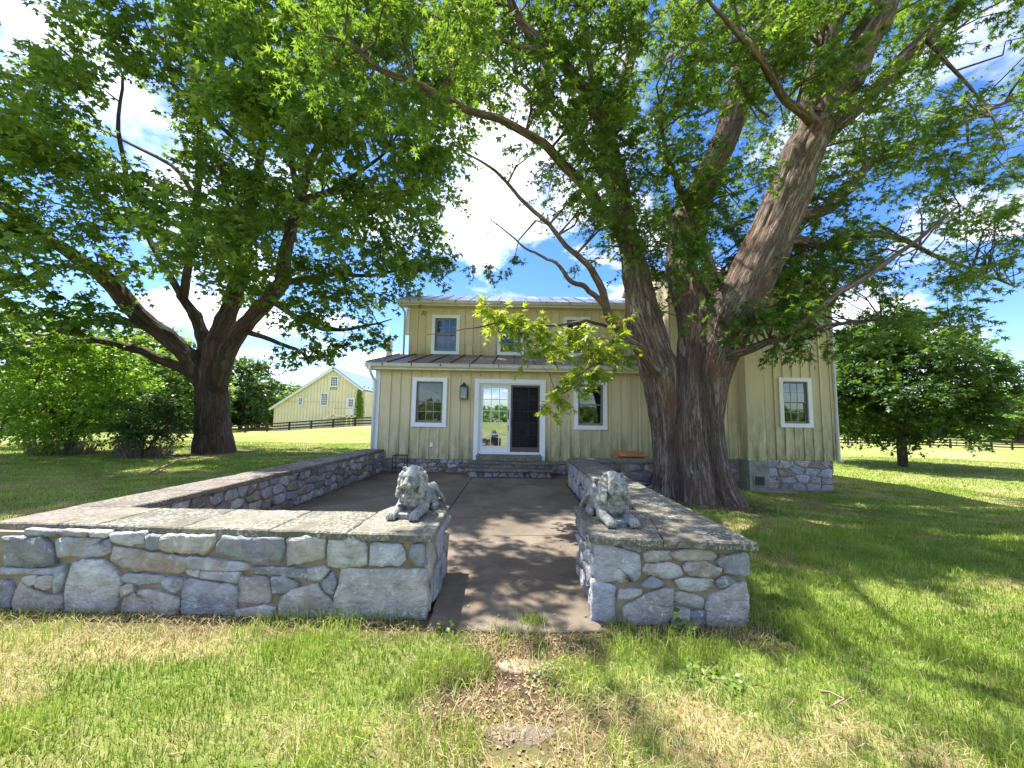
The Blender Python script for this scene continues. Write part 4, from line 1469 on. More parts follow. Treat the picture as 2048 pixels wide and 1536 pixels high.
# ------------------------------------------------------------------ foliage tools
# leaf outlines (x across, y along the leaf, z out of the leaf plane); base at the origin
MAPLE_V = np.array([(0, 0, 0), (0, 1.0, -0.10), (-.13, .42, .03), (.13, .42, .03),
                    (-.62, .66, -.10), (-.30, .34, .02), (.62, .66, -.10), (.30, .34, .02),
                    (-.52, .10, -.06), (.52, .10, -.06), (-.12, .14, 0), (.12, .14, 0)], np.float32)
MAPLE_F = np.array([(0, 3, 1), (0, 1, 2), (0, 2, 4), (0, 4, 5), (0, 6, 3), (0, 7, 6), (0, 10, 8), (0, 9, 11)], np.int32)
SIMPLE_V = np.array([(0, 0, 0), (-.42, .45, -.08), (0, .40, .04), (.42, .45, -.08), (0, 1.0, -.12)], np.float32)
SIMPLE_F = np.array([(0, 2, 1), (0, 3, 2), (1, 2, 4), (2, 3, 4)], np.int32)
STAR_V = np.array([(0, 0, 0), (-.60, .62, -.10), (-.10, .45, .02), (0, 1.0, -.10), (.10, .45, .02), (.60, .62, -.10)], np.float32)
STAR_F = np.array([(0, 2, 1), (0, 4, 2), (2, 4, 3), (0, 5, 4)], np.int32)
FAN_V = np.array([(0, 0, 0), (-.62, .55, -.10), (-.20, .55, .02), (0, 1.0, -.10), (.20, .55, .02), (.62, .55, -.10)], np.float32)
FAN_F = np.array([(0, 2, 1), (0, 4, 2), (2, 4, 3), (0, 5, 4)], np.int32)
KITE_V = np.array([(0, 0, 0), (-.38, .5, -.06), (0, 1.0, -.1), (.38, .5, -.06)], np.float32)
KITE_F = np.array([(0, 3, 1), (1, 3, 2)], np.int32)


def unit(v):
    return v / (np.linalg.norm(v, axis=-1, keepdims=True) + 1e-9)


def leaves_mesh(name, pos, dirn, nrm, size, rnd, tv, tf):
    d = unit(dirn)
    s_ = unit(np.cross(d, nrm))
    n = np.cross(s_, d)
    v = pos[:, None, :] + size[:, None, None] * (tv[None, :, 0:1] * s_[:, None] + tv[None, :, 1:2] * d[:, None] + tv[None, :, 2:3] * n[:, None])
    k = len(tv)
    f = tf[None] + (np.arange(len(pos)) * k)[:, None, None]
    return np_mesh(name, v.reshape(-1, 3), f.reshape(-1, 3), False, {'rnd': np.repeat(rnd, k)})


def sprays(centers, radii, per, rg, leaf, twig_len=(0.5, 1.0), droop=0.35, out_from=None, lean=0.5, rnd_c=0.25):
    """twigs that leave every clump centre, with leaves set along them; returns leaf arrays and twig lines"""
    P, D, Nn, S, R, T = [], [], [], [], [], []
    for c, r, n in zip(centers, radii, per):
        nt = max(3, int(n / 13))
        th = rg.uniform(0, 2 * np.pi, nt)
        el = np.arcsin(np.clip(rg.uniform(-0.75, 0.95, nt), -1, 1))
        d = np.stack([np.cos(th) * np.cos(el), np.sin(th) * np.cos(el), np.sin(el)], -1)
        if out_from is not None:
            o = unit((np.asarray(c) - out_from)[None])[0]
            d = unit(d + o[None] * lean)
        L = r * rg.uniform(twig_len[0], twig_len[1], nt)
        st = np.asarray(c)[None] + d * r * rg.uniform(0.0, 0.35, (nt, 1))
        m = max(1, int(round(n / nt)))
        cb = rg.normal(0, rnd_c)
        for t in range(nt):
            u = np.linspace(0.18, 1.0, m) + rg.normal(0, 0.03, m)
            pts = st[t] + d[t] * (L[t] * u)[:, None]
            pts[:, 2] -= droop * L[t] * u ** 2 * rg.uniform(0.5, 1.3)
            hz = np.array([d[t][0], d[t][1], 0.0])
            sd = np.array([-d[t][1], d[t][0], 0.0]) / (np.hypot(d[t][0], d[t][1]) + 1e-6)
            sgn = np.where(np.arange(m) % 2 == 0, 1.0, -1.0)[:, None]
            ld = hz[None] * 0.6 + sd[None] * sgn * rg.uniform(0.3, 1.0, (m, 1)) + rg.normal(0, 0.35, (m, 3))
            ld[:, 2] -= rg.uniform(0.1, 0.9, m)
            ld[-1] = d[t] + np.array([0, 0, -0.4])
            ln = np.array([0, 0, 1.0])[None] + rg.normal(0, 0.42, (m, 3))
            sz = leaf * rg.uniform(0.45, 1.25, m)
            pet = unit(ld) * (sz * rg.uniform(0.1, 0.5, m))[:, None]
            P.append(pts + pet)
            D.append(ld)
            Nn.append(ln)
            S.append(sz)
            R.append(np.clip(0.42 + cb + rg.normal(0, 0.20, m) + 0.10 * (u - .5), 0, 1))
            T.append((st[t], st[t] + d[t] * L[t] * 0.5 - np.array([0, 0, droop * L[t] * .25]), st[t] + d[t] * L[t] * 0.95 - np.array([0, 0, droop * L[t] * .9])))
    return [np.concatenate(a) for a in (P, D, Nn, S, R)] + [T]


def bark_tubes(name, lines, mat, parent, sides=6, squash=0.14, rough=0.0, seed=0):
    """many tapered tubes in one mesh with the stretched coordinate the bark material reads"""
    V, Fc, Q = [], [], []
    n0 = 0
    for pts, rad in lines:
        pts = np.asarray(pts, float)
        k = len(pts)
        rad = np.asarray(rad, float)
        tg = np.gradient(pts, axis=0)
        tg = unit(tg)
        up = np.cross(tg[0], [0.3, 0.5, 0.8])
        up /= np.linalg.norm(up) + 1e-9
        arc = np.concatenate([[0], np.cumsum(np.linalg.norm(np.diff(pts, axis=0), axis=1))])
        for i in range(k):
            up = up - tg[i] * (up @ tg[i])
            up /= np.linalg.norm(up) + 1e-9
            w = np.cross(tg[i], up)
            a = np.arange(sides) * 2 * np.pi / sides
            rr = rad[i]
            if rough:
                rr = rr * (1 + rough * (vnoise(np.stack([np.cos(a) * 1.6 + seed, np.sin(a) * 1.6, np.full(sides, arc[i] * 0.8)], -1), seed) - 0.5))
            off = (np.cos(a)[:, None] * up + np.sin(a)[:, None] * w) * np.reshape(rr, (-1, 1))
            V.append(pts[i] + off)
            Q.append(np.stack([np.cos(a) * rad[i] + seed * 3.1, np.sin(a) * rad[i], np.full(sides, arc[i] * squash)], -1))
        for i in range(k - 1):
            for j in range(sides):
                p, q = n0 + i * sides + j, n0 + i * sides + (j + 1) % sides
                Fc.append((p, q, q + sides, p + sides))
        n0 += k * sides
    V = np.concatenate(V)
    off = np.array(wloc(parent)) if parent is not None else np.zeros(3)
    me = np_mesh(name, V - off, np.array(Fc), True, {'bark': np.concatenate(Q)})
    return link(name, me, mat, None) if parent is None else _child(name, me, mat, parent)


def _child(name, me, mat, parent):
    o = bpy.data.objects.new(name, me)
    if not me.materials:
        me.materials.append(mat)
    COL.objects.link(o)
    o.parent = parent
    return o


def crom(ctrl, n):
    """catmull-rom through (x,y,z,r) control points"""
    C = np.asarray(ctrl, float)
    C = np.concatenate([[2 * C[0] - C[1]], C, [2 * C[-1] - C[-2]]])
    out = []
    for i in range(1, len(C) - 2):
        for t in np.linspace(0, 1, n, endpoint=False):
            p0, p1, p2, p3 = C[i - 1:i + 3]
            out.append(0.5 * (2 * p1 + (p2 - p0) * t + (2 * p0 - 5 * p1 + 4 * p2 - p3) * t ** 2 + (3 * p1 - p0 - 3 * p2 + p3) * t ** 3))
    out.append(C[-2])
    out = np.array(out)
    out[:, 3] = np.maximum(out[:, 3], 0.004)
    return out


def px_line(spec):
    return [(*W(x, y, Y), r) for x, y, Y, r in spec]


def trunk_sdf(chains, h, k, parent, mat, zmax, flute, seed, roots=()):
    """one continuous trunk grown from overlapping tapered stems"""
    caps = []
    for ci_, ch in enumerate(list(chains) + [list(r_) for r_ in roots]):
        arc = 0.0
        for a, b_ in zip(ch[:-1], ch[1:]):
            L_ = float(np.linalg.norm(np.array(b_[:3]) - np.array(a[:3])))
            caps.append((np.array(a[:3]), np.array(b_[:3]), a[3], b_[3], arc, ci_))
            arc += L_
    A = np.array([np.minimum(c[0] - c[2], c[1] - c[3]) for c in caps]).min(0) - 3 * h
    B = np.array([np.maximum(c[0] + c[2], c[1] + c[3]) for c in caps]).max(0) + 3 * h
    B[2] = min(B[2], zmax)
    n = np.ceil((B - A) / h).astype(int)
    ax = [(A[i] + np.arange(n[i]) * h).astype(np.float32) for i in range(3)]
    P = np.meshgrid(*ax, indexing='ij')
    f = None
    for a, b_, r0, r1, _, _ in caps:
        d = sd_cap(P, a, b_, r0, r1).astype(np.float32)
        f = d if f is None else smin(f, d, k)
    f[:, :, -1] = 1.0
    v, q = surface_nets(f, A, h)
    # along-the-stem coordinate, blended between stems
    d_min = np.min([sd_cap([v[:, 0], v[:, 1], v[:, 2]], c_[0], c_[1], c_[2], c_[3]) for c_ in caps], axis=0)
    wsum = np.zeros(len(v))
    bq = np.zeros((len(v), 3))
    for a, b_, r0, r1, arc, ci_ in caps:
        d = sd_cap([v[:, 0], v[:, 1], v[:, 2]], a, b_, r0, r1)
        w = np.exp(-np.clip(d - d_min, 0, 1.2) * 26.0)
        L_ = np.linalg.norm(b_ - a)
        axd = (b_ - a) / L_
        e1 = np.array([1.0, 0, 0]) - axd * axd[0]
        e1 /= np.linalg.norm(e1)
        e2 = np.cross(axd, e1)
        al = (v - a) @ axd
        q_ = np.stack([(v - a) @ e1 + ci_ * 1.7, (v - a) @ e2, (arc + al) * 0.11], -1)
        bq += w[:, None] * q_
        wsum += w
    bq /= wsum[:, None]
    me = np_mesh('trunk', v, q, True)
    nr = np.zeros(len(v) * 3, np.float32)
    me.vertices.foreach_get('normal', nr)
    nr = nr.reshape(-1, 3)
    big = fbm(bq * 2.6, 2, seed) - 0.5
    rid = 1 - np.abs(vnoise(bq * 7.0 + 3.3, seed + 1) - 0.5) * 2
    rid2 = 1 - np.abs(vnoise(bq * 15.0 + 9.1, seed + 2) - 0.5) * 2
    v = v + nr * (big * flute * 2.0 - (rid ** 3) * flute * 0.55 - (rid2 ** 2) * flute * 0.28)[:, None]
    off = np.array(wloc(parent))
    me = np_mesh('trunk', v - off, q, True, {'bark': bq})
    return _child('trunk', me, mat, parent)


def connect(centers, limbs, rg, r0=0.028, sag=0.08, lmax=2.6):
    """a bough from the nearest limb point to every clump"""
    pts = np.concatenate([l[:, :3] for l in limbs])
    rr = np.concatenate([l[:, 3] for l in limbs])
    lines = []
    for c in centers:
        dv = pts - c
        d = np.linalg.norm(dv, axis=1) + np.where(dv[:, 2] > 0.3, dv[:, 2] * 0.6, 0)
        i = int(np.argmin(d))
        a = pts[i]
        L = np.linalg.norm(c - a)
        if L < 0.12 or L > lmax:
            continue
        r = min(r0 * (0.5 + 0.35 * L), rr[i] * 0.7)
        m1 = a + (c - a) * 0.35 + rg.normal(0, 0.09 * L, 3) + np.array([0, 0, sag * L])
        m2 = a + (c - a) * 0.70 + rg.normal(0, 0.09 * L, 3) + np.array([0, 0, sag * L * .8])
        lines.append((np.array([a, m1, m2, c]), np.array([r, r * .7, r * .45, r * .22])))
    return lines


# ------------------------------------------------------------------ the big maple on the right
maple = empty('maple_tree', (TRUNK_A[0], TRUNK_A[1], -0.15), 'huge old multi-stemmed maple with shaggy furrowed trunk beside the right wall', 'tree')
A_ = px_line([(1340, 1040, 8.9, .56), (1345, 960, 8.95, .44), (1340, 860, 9.0, .40), (1318, 740, 9.0, .42), (1287, 640, 9.0, .40), (1272, 550, 9.05, .34), (1254, 475, 9.1, .27), (1236, 400, 9.1, .20)])
B_ = px_line([(1392, 1050, 8.65, .58), (1384, 960, 8.8, .49), (1376, 860, 8.85, .46), (1385, 730, 9.0, .40), (1392, 640, 9.4, .46), (1362, 540, 9.6, .38), (1366, 450, 9.7, .36), (1404, 380, 9.7, .38), (1455, 260, 9.7, .35)])
C_ = px_line([(1456, 1045, 8.8, .58), (1424, 960, 8.9, .43), (1410, 860, 8.9, .39), (1424, 740, 8.8, .42), (1466, 625, 8.7, .56), (1527, 500, 8.5, .50), (1577, 385, 8.35, .46), (1604, 310, 8.25, .44), (1634, 245, 8.2, .40)])
roots = []
trunk_sdf([A_, B_, C_], 0.033, 0.09, maple, MT['bark'], 8.35, 0.075, 70, roots)

LIMBS_A = [px_line(l) for l in (
    [(1252, 470, 9.1, .27), (1228, 390, 9.1, .20), (1215, 300, 9.0, .17), (1240, 180, 8.9, .15), (1278, 60, 8.9, .13), (1285, -80, 8.9, .09), (1270, -220, 8.8, .04)],
    [(1402, 385, 9.7, .33), (1450, 272, 9.7, .345), (1497, 120, 9.7, .31), (1540, 0, 9.7, .27), (1575, -150, 9.7, .20), (1590, -320, 9.6, .10), (1600, -430, 9.6, .04)],
    [(1625, 262, 8.2, .33), (1627, 175, 8.2, .28), (1655, 80, 8.2, .26), (1680, -30, 8.2, .22), (1700, -180, 8.0, .13), (1720, -330, 7.8, .05)],
    [(1632, 250, 8.2, .36), (1690, 160, 8.1, .33), (1738, 75, 8.0, .31), (1785, -20, 7.9, .26), (1850, -160, 7.8, .16), (1900, -330, 7.7, .06)],
    [(1600, 320, 8.3, .22), (1690, 240, 8.4, .17), (1774, 150, 8.5, .16), (1874, 55, 8.6, .14), (1990, -60, 8.7, .10), (2120, -180, 8.7, .05)],
    [(1455, 712, 8.4, .13), (1520, 690, 8.1, .085), (1574, 669, 7.9, .07), (1640, 615, 7.7, .06), (1720, 560, 7.6, .055), (1820, 490, 7.5, .042), (1920, 408, 7.4, .018)],
    [(1574, 669, 7.9, .06), (1640, 655, 8.1, .045), (1720, 640, 8.3, .035), (1840, 650, 8.6, .02), (1950, 655, 8.8, .01)],
    [(1560, 420, 8.8, .20), (1660, 420, 9.6, .14), (1740, 330, 10, .11), (1840, 290, 10.4, .09), (1960, 230, 10.8, .06), (2080, 170, 11, .03)],
    [(1545, 470, 8.8, .16), (1650, 490, 9.4, .10), (1760, 470, 9.6, .07), (1890, 520, 9.7, .045), (2030, 570, 9.8, .02)],
    [(1312, 740, 8.55, .12), (1275, 700, 8.3, .10), (1240, 665, 8.15, .09), (1216, 623, 8.0, .085), (1191, 553, 7.8, .07), (1142, 500, 7.5, .055), (1070, 420, 7.2, .042), (1000, 350, 6.9, .03), (935, 308, 6.7, .015)],
    [(1212, 615, 8.0, .06), (1175, 575, 7.8, .055), (1135, 560, 7.6, .045), (1100, 520, 7.4, .03), (1050, 500, 7.2, .02), (985, 440, 7.0, .01)],
    [(1250, 480, 9.0, .17), (1200, 410, 8.5, .12), (1130, 330, 8.0, .10), (1080, 282, 7.5, .085), (1000, 240, 7.0, .075), (925, 215, 6.6, .065), (860, 178, 6.2, .058), (770, 140, 5.8, .045), (690, 88, 5.5, .028), (600, 60, 5.3, .012)],
    [(1265, 520, 8.9, .20), (1250, 400, 8.4, .15), (1215, 260, 7.9, .13), (1150, 160, 7.5, .12), (1085, 95, 7.1, .10), (1035, 30, 6.8, .08), (985, -80, 6.4, .05), (930, -200, 6.0, .02)],
    [(1205, 250, 7.9, .08), (1185, 150, 7.8, .07), (1170, 40, 7.6, .06), (1160, -80, 7.4, .04), (1140, -200, 7.2, .02)],
    [(1090, 100, 7.1, .06), (1040, 95, 6.7, .045), (980, 60, 6.3, .035), (920, 10, 6.0, .028), (880, -60, 5.7, .015)],
    [(1424, 545, 8.7, .10), (1400, 470, 8.4, .085), (1375, 410, 8.2, .08), (1354, 365, 8.1, .07), (1330, 305, 7.9, .05), (1322, 230, 7.8, .035), (1340, 140, 7.6, .02)],
    [(1236, 660, 8.15, .045), (1180, 645, 7.5, .032), (1100, 650, 6.9, .022), (1010, 650, 6.5, .015), (930, 662, 6.3, .010), (855, 668, 6.2, .005)],
    [(1262, 712, 8.1, .045), (1215, 720, 7.2, .03), (1170, 745, 6.7, .02), (1125, 790, 6.5, .012), (1085, 815, 6.4, .006)],
    [(1640, 260, 8.2, .10), (1560, 180, 7.2, .07), (1500, 90, 6.6, .05), (1430, 20, 6.2, .03), (1380, -60, 6.0, .015)],
    [(1850, 75, 8.5, .06), (1900, 130, 8.2, .04), (1960, 200, 7.9, .025), (2010, 300, 7.6, .012)],
)]
# boughs of the crown that arch over the court and the camera
P0 = np.array(W(1285, -80, 8.9))
OVER = [
    [(*P0, .10), (1.4, 6.2, 11.2, .09), (-0.2, 3.6, 11.6, .06), (-2.2, 1.6, 11.0, .03)],
    [(*W(1035, 30, 6.8), .07), (-0.6, 4.4, 8.6, .05), (-2.0, 2.6, 8.8, .035), (-3.2, 1.2, 8.4, .015)],
    [(*W(1680, -30, 8.2), .18), (6.2, 5.4, 12.0, .13), (5.2, 2.6, 12.6, .08), (4.0, 0.2, 11.8, .03)],
    [(*W(1785, -20, 7.9), .18), (9.6, 5.2, 11.8, .12), (10.4, 2.4, 12.0, .07), (10.2, 0, 11.2, .03)],
    [(*W(1540, 0, 9.7), .22), (5.8, 11.5, 14, .16), (5.2, 14, 15.5, .10), (4.4, 16, 15.5, .04)],
    [(*W(1575, -150, 9.7), .18), (7.4, 9.0, 16.0, .12), (7.2, 7.6, 18.5, .06), (7.0, 7, 20, .02)],
    [(*W(1590, -320, 9.6), .10), (4.0, 9.4, 17, .07), (1.6, 8.4, 18, .03)],
    [(*W(1285, 620, 9.0), .16), (2.55, 9.2, 6.6, .14), (1.6, 9.5, 9.0, .11), (-0.6, 9.8, 11.5, .07), (-2.6, 9.4, 12.6, .03)],
]
OVER = [[(x, y, z, r * (0.6 if k else 0.8) * (0.45 if j < 2 else 1)) for k, (x, y, z, r) in enumerate(l)] for j, l in enumerate(OVER)]
limb_pts = []
for i, l in enumerate(LIMBS_A + OVER):
    c = crom(l, 5 if i < len(LIMBS_A) else 4)
    c[:, :3] += (np.stack([vnoise(np.stack([np.arange(len(c)) * .5, np.full(len(c), i * 3.7), np.full(len(c), 1.5 * a)], -1), 3) for a in range(3)], -1) - .5) * 0.10 * np.minimum(1, np.arange(len(c)) / 4.0)[:, None]
    limb_pts.append(c)
    bark_tubes('limb', [(c[:, :3], c[:, 3])], MT['bark'], maple, 12 if c[0, 3] > .1 else 8, 0.12, 0.35, i + 1)

rg = np.random.default_rng(77)
GAPS_A = [(945, 1010, 235, 400), (1000, 1050, 540, 600), (1640, 1700, 150, 300), (1450, 1530, 260, 330), (1900, 2060, 80, 200), (1700, 1790, 60, 140), (880, 930, 60, 200)]


def region(x0, x1, y0, y1, Ya, Yb, n, r, leaves, gaps=(), keep=1.0):
    out = []
    while len(out) < n:
        px, py, Y = rg.uniform(x0, x1), rg.uniform(y0, y1), rg.uniform(Ya, Yb)
        if any(a < px < b_ and c_ < py < d for a, b_, c_, d in gaps) and rg.uniform() < 0.9:
            continue
        out.append((W(px, py, Y), r * rg.uniform(0.75, 1.25), int(leaves * rg.uniform(0.7, 1.3))))
    return out




def sun_path(p, targets, rad):
    d = np.asarray(p)[None] - targets
    s_ = np.array(SUN_DIR)
    al = d @ s_
    pr = np.linalg.norm(d - al[:, None] * s_[None], axis=1)
    return bool(((al > 0.35) & (pr < rad)).any())


SPOTS = [(975, 622, 6.5, .26, 34), (1000, 640, 6.5, .28, 42), (1030, 650, 6.5, .28, 42), (1018, 690, 6.55, .18, 12), (1070, 672, 6.7, .30, 46), (1100, 690, 6.8, .30, 46), (1140, 668, 6.9, .26, 36), (1165, 690, 7.0, .28, 46),
         (1195, 705, 7.1, .30, 50), (1225, 680, 7.3, .28, 44), (1240, 720, 7.4, .26, 34), (1175, 740, 6.8, .28, 44), (1140, 765, 6.6, .26, 40), (1110, 790, 6.5, .22, 30), (1095, 815, 6.4, .14, 12), (1200, 755, 6.9, .22, 28), (1250, 640, 7.6, .22, 22), (1070, 712, 6.6, .18, 14)]
SPOT_P = np.array([W(x, y, Y) for x, y, Y, r, k in SPOTS])
cl = []
cl += region(600, 980, -90, 190, 5.0, 7.0, 34, .50, 110, GAPS_A)
cl += region(700, 960, 60, 260, 5.6, 7.5, 14, .45, 80, GAPS_A)
cl += region(920, 1300, -60, 430, 6.6, 8.8, 100, .55, 150, GAPS_A)
cl += region(1130, 1400, 180, 560, 7.2, 8.4, 46, .50, 140, GAPS_A)
cl += region(1340, 1680, -70, 210, 6.4, 7.9, 52, .50, 125, GAPS_A)
cl += region(1400, 1900, -60, 330, 10.2, 13.0, 46, .8, 150)
cl += region(1400, 1580, 280, 420, 7.0, 7.8, 9, .42, 90)
cl += region(1660, 2100, -80, 320, 7.2, 10.5, 66, .55, 120, GAPS_A)
cl += region(1640, 2080, 300, 560, 8.0, 11.0, 62, .60, 125, GAPS_A)
cl += region(1520, 1960, 520, 690, 7.6, 10.0, 38, .48, 105)
cl += region(1480, 1640, 600, 700, 7.4, 8.0, 12, .36, 80)
cl += region(930, 1230, 330, 600, 6.8, 8.2, 22, .40, 75, GAPS_A)
cl += region(1080, 1700, -40, 520, 10.2, 14.0, 105, .85, 160, GAPS_A)
cl += region(1300, 1460, 560, 640, 8.2, 8.8, 5, .30, 40)
cl += region(1290, 1680, 400, 590, 10.0, 11.4, 60, .55, 130)
cl += region(1480, 1700, 460, 620, 8.6, 10.6, 26, .48, 115)
cl += region(930, 1200, 200, 540, 7.2, 9.4, 46, .42, 95)
NVIS = len(cl)
# crown above the picture
n = 0
while n < 60:
    p = rg.uniform([-4.5, -0.5, 7.0], [14, 17, 21])
    e = ((p - np.array([4.8, 8.0, 11.5])) / np.array([9.3, 8.6, 9.0]))
    if not (0.35 < (e ** 2).sum() < 1.0):
        continue
    q = PXL(p)
    if -100 < q[0] < 2150 and q[1] > -60 and p[1] > 0.5:
        continue
    cl.append((p, rg.uniform(.8, 1.2), 120))
    n += 1
for l in limb_pts[len(LIMBS_A):]:
    for k in range(3, len(l), 2):
        cl.append((l[k, :3] + rg.normal(0, .35, 3), rg.uniform(.7, 1.0), 110))
cl = [c for c in cl if not sun_path(c[0], SPOT_P, 0.9)]
cen = [c[0] for c in cl]
P, D, Nn, S, R, T = sprays(cen, [c[1] for c in cl], [c[2] for c in cl], rg, 0.125, (0.6, 1.15), 0.35, np.array([4.5, 8.8, 7.0]), 0.35, 0.16)
me = leaves_mesh('crown', P - np.array(wloc(maple)), D, Nn, S, R, MAPLE_V, MAPLE_F)
tag(_child('crown', me, MT['leaf_maple'], maple), kind='stuff')
lines = connect(cen, limb_pts, rg, 0.03)
tw = [(np.array(t), np.array([.006, .004, .002])) for t in T[:9000:2]]
tag(bark_tubes('twigs', lines + tw, MT['bark'], maple, 4, 0.12), kind='stuff')
# the low sunlit bough of fresh yellow-green leaves that hangs before the house
sc_ = [(W(x, y, Y), r, k) for x, y, Y, r, k in SPOTS]
P, D, Nn, S, R, T = sprays([s[0] for s in sc_], [s[1] * 1.25 for s in sc_], [int(s[2] * 3.0) for s in sc_], rg, 0.135, (0.6, 1.2), 0.45, None, 0, 0.22)
me = leaves_mesh('bright_spray', P - np.array(wloc(maple)), D, Nn, S, R, MAPLE_V, MAPLE_F)
tag(_child('bright_spray', me, MT['leaf_yellow'], maple), 'fresh yellow green leaves on a low bough in front of the house', kind='stuff')
lines = connect([s[0] for s in sc_], limb_pts, rg, 0.016, 0.0)
tag(bark_tubes('twigs', lines + [(np.array(t), np.array([.005, .0035, .002])) for t in T], MT['bark'], maple, 4, 0.12), kind='stuff')

# ------------------------------------------------------------------ the maple on the left
tz = float(ground_z(*TRUNK_B))
maple2 = empty('maple_tree', (TRUNK_B[0], TRUNK_B[1], tz), 'broad spreading maple with thick dark trunk on the left lawn', 'tree')
YB = 17.3
A2 = px_line([(430, 925, YB, .92), (427, 890, YB, .74), (425, 850, YB, .66), (424, 800, YB, .62), (424, 745, YB, .53), (432, 690, YB + .1, .46), (450, 640, YB + .2, .40), (470, 590, YB + .3, .34)])
B2 = px_line([(414, 780, YB, .40), (380, 715, YB - .3, .37), (334, 672, YB - .6, .36), (288, 640, YB - .9, .36), (250, 600, YB - 1.2, .36)])
C2 = px_line([(434, 770, YB - .1, .40), (456, 700, YB - .4, .34), (492, 650, YB - .6, .31), (525, 612, YB - .8, .34)])
D2 = px_line([(414, 720, YB + .2, .32), (406, 670, YB + .3, .30), (392, 632, YB + .4, .26), (362, 592, YB + .5, .2)])
roots2 = []
trunk_sdf([A2, B2, C2, D2], 0.06, 0.16, maple2, MT['bark_dark'], 12, 0.05, 90, roots2)
LIMBS_B = [px_line(l) for l in (
    [(255, 606, YB - 1.2, .36), (215, 560, YB - 1.4, .33), (175, 530, YB - 1.6, .30), (100, 477, YB - 2, .24), (30, 430, YB - 2.4, .18), (-60, 380, YB - 2.6, .08)],
    [(392, 752, YB - .2, .26), (345, 727, YB - .4, .21), (287, 705, YB - .8, .19), (224, 686, YB - 1.2, .15), (160, 680, YB - 1.6, .11), (80, 690, YB - 2, .06)],
    [(285, 648, YB - .9, .22), (240, 642, YB - 1.3, .18), (191, 640, YB - 1.6, .14), (110, 668, YB - 2, .09), (45, 735, YB - 2.3, .04)],
    [(190, 545, YB - 1.6, .14), (120, 530, YB - 2, .10), (50, 560, YB - 2.3, .07), (0, 590, YB - 2.6, .03)],
    [(466, 600, YB + .3, .37), (488, 520, YB + .4, .33), (495, 450, YB + .4, .30), (520, 320, YB + .4, .2), (540, 200, YB + .3, .14), (535, 60, YB + .2, .08), (530, -80, YB, .04)],
    [(494, 455, YB + .4, .20), (470, 440, YB + .2, .15), (445, 415, YB, .10)],
    [(520, 620, YB - .8, .34), (560, 565, YB - 1, .29), (578, 475, YB - 1.1, .25), (597, 400, YB - 1.2, .21), (620, 325, YB - 1.3, .17), (665, 250, YB - 1.5, .13), (720, 150, YB - 1.7, .08), (760, 60, YB - 1.8, .04)],
    [(597, 400, YB - 1.2, .15), (585, 330, YB - 1.0, .12), (582, 260, YB - .9, .09), (600, 150, YB - .8, .06), (610, 20, YB - .7, .03)],
    [(366, 598, YB + .5, .2), (385, 500, YB + .7, .17), (396, 390, YB + .9, .16), (395, 215, YB + 1, .13), (350, 175, YB + 1.1, .09), (330, 60, YB + 1.2, .05)],
    [(560, 570, YB - 1, .16), (640, 550, YB - 1.5, .11), (715, 550, YB - 2, .08), (800, 540, YB - 2.4, .05), (880, 520, YB - 2.8, .02)],
    [(490, 662, YB - .5, .13), (560, 684, YB - 1, .09), (600, 700, YB - 1.3, .06), (620, 730, YB - 1.5, .02)],
    [(540, 600, YB - .8, .14), (618, 645, YB - 1.4, .10), (669, 662, YB - 1.8, .08), (730, 650, YB - 2.2, .05), (780, 640, YB - 2.4, .02)],
    [(365, 595, YB + .5, .16), (300, 480, YB + 1, .13), (255, 360, YB + 1.2, .11), (238, 260, YB + 1.2, .09), (245, 150, YB + 1.2, .06), (200, 40, YB + 1.2, .03)],
    [(500, 440, YB + .4, .14), (560, 420, YB + .9, .10), (700, 380, YB + 1.6, .07), (820, 330, YB + 2, .03)],
    [(520, 320, YB + .4, .13), (440, 250, YB - 1, .09), (380, 150, YB - 2, .05), (300, 60, YB - 2.6, .02)],
    [(395, 400, YB + .9, .13), (340, 330, YB + 2.2, .10), (200, 260, YB + 3.5, .06), (80, 220, YB + 4.2, .02)],
    [(600, 400, YB - 1.2, .13), (660, 380, YB - 3, .09), (740, 330, YB - 4.5, .06), (800, 260, YB - 5.2, .02)],
    [(480, 560, YB + .3, .15), (470, 480, YB - 1.8, .10), (450, 400, YB - 3.5, .07), (440, 300, YB - 4.8, .03)],
)]
limb2 = []
for i, l in enumerate(LIMBS_B):
    c = crom(l, 4)
    c[:, :3] += (np.stack([vnoise(np.stack([np.arange(len(c)) * .5, np.full(len(c), i * 2.7), np.full(len(c), 1.5 * a)], -1), 8) for a in range(3)], -1) - .5) * 0.18 * np.minimum(1, np.arange(len(c)) / 4.0)[:, None]
    limb2.append(c)
    bark_tubes('limb', [(c[:, :3], c[:, 3])], MT['bark_dark'], maple2, 8, 0.12, 0.3, i + 30)
BOT = ([-200, 0, 60, 130, 200, 300, 380, 460, 560, 640, 720, 780, 830, 900, 950], [700, 720, 690, 640, 650, 560, 560, 590, 640, 690, 660, 620, 580, 520, 380])
GAPS_B = [(215, 370, 160, 335), (-100, 160, -100, 125), (300, 345, 280, 340), (200, 330, 560, 640), (60, 180, 560, 600), (385, 420, 560, 620), (460, 480, 400, 440)]
SHRUB_P = np.array([W(140, 700, 15.8), W(140, 800, 15.8), W(80, 780, 15.8), W(200, 780, 15.8)])
cl2 = []
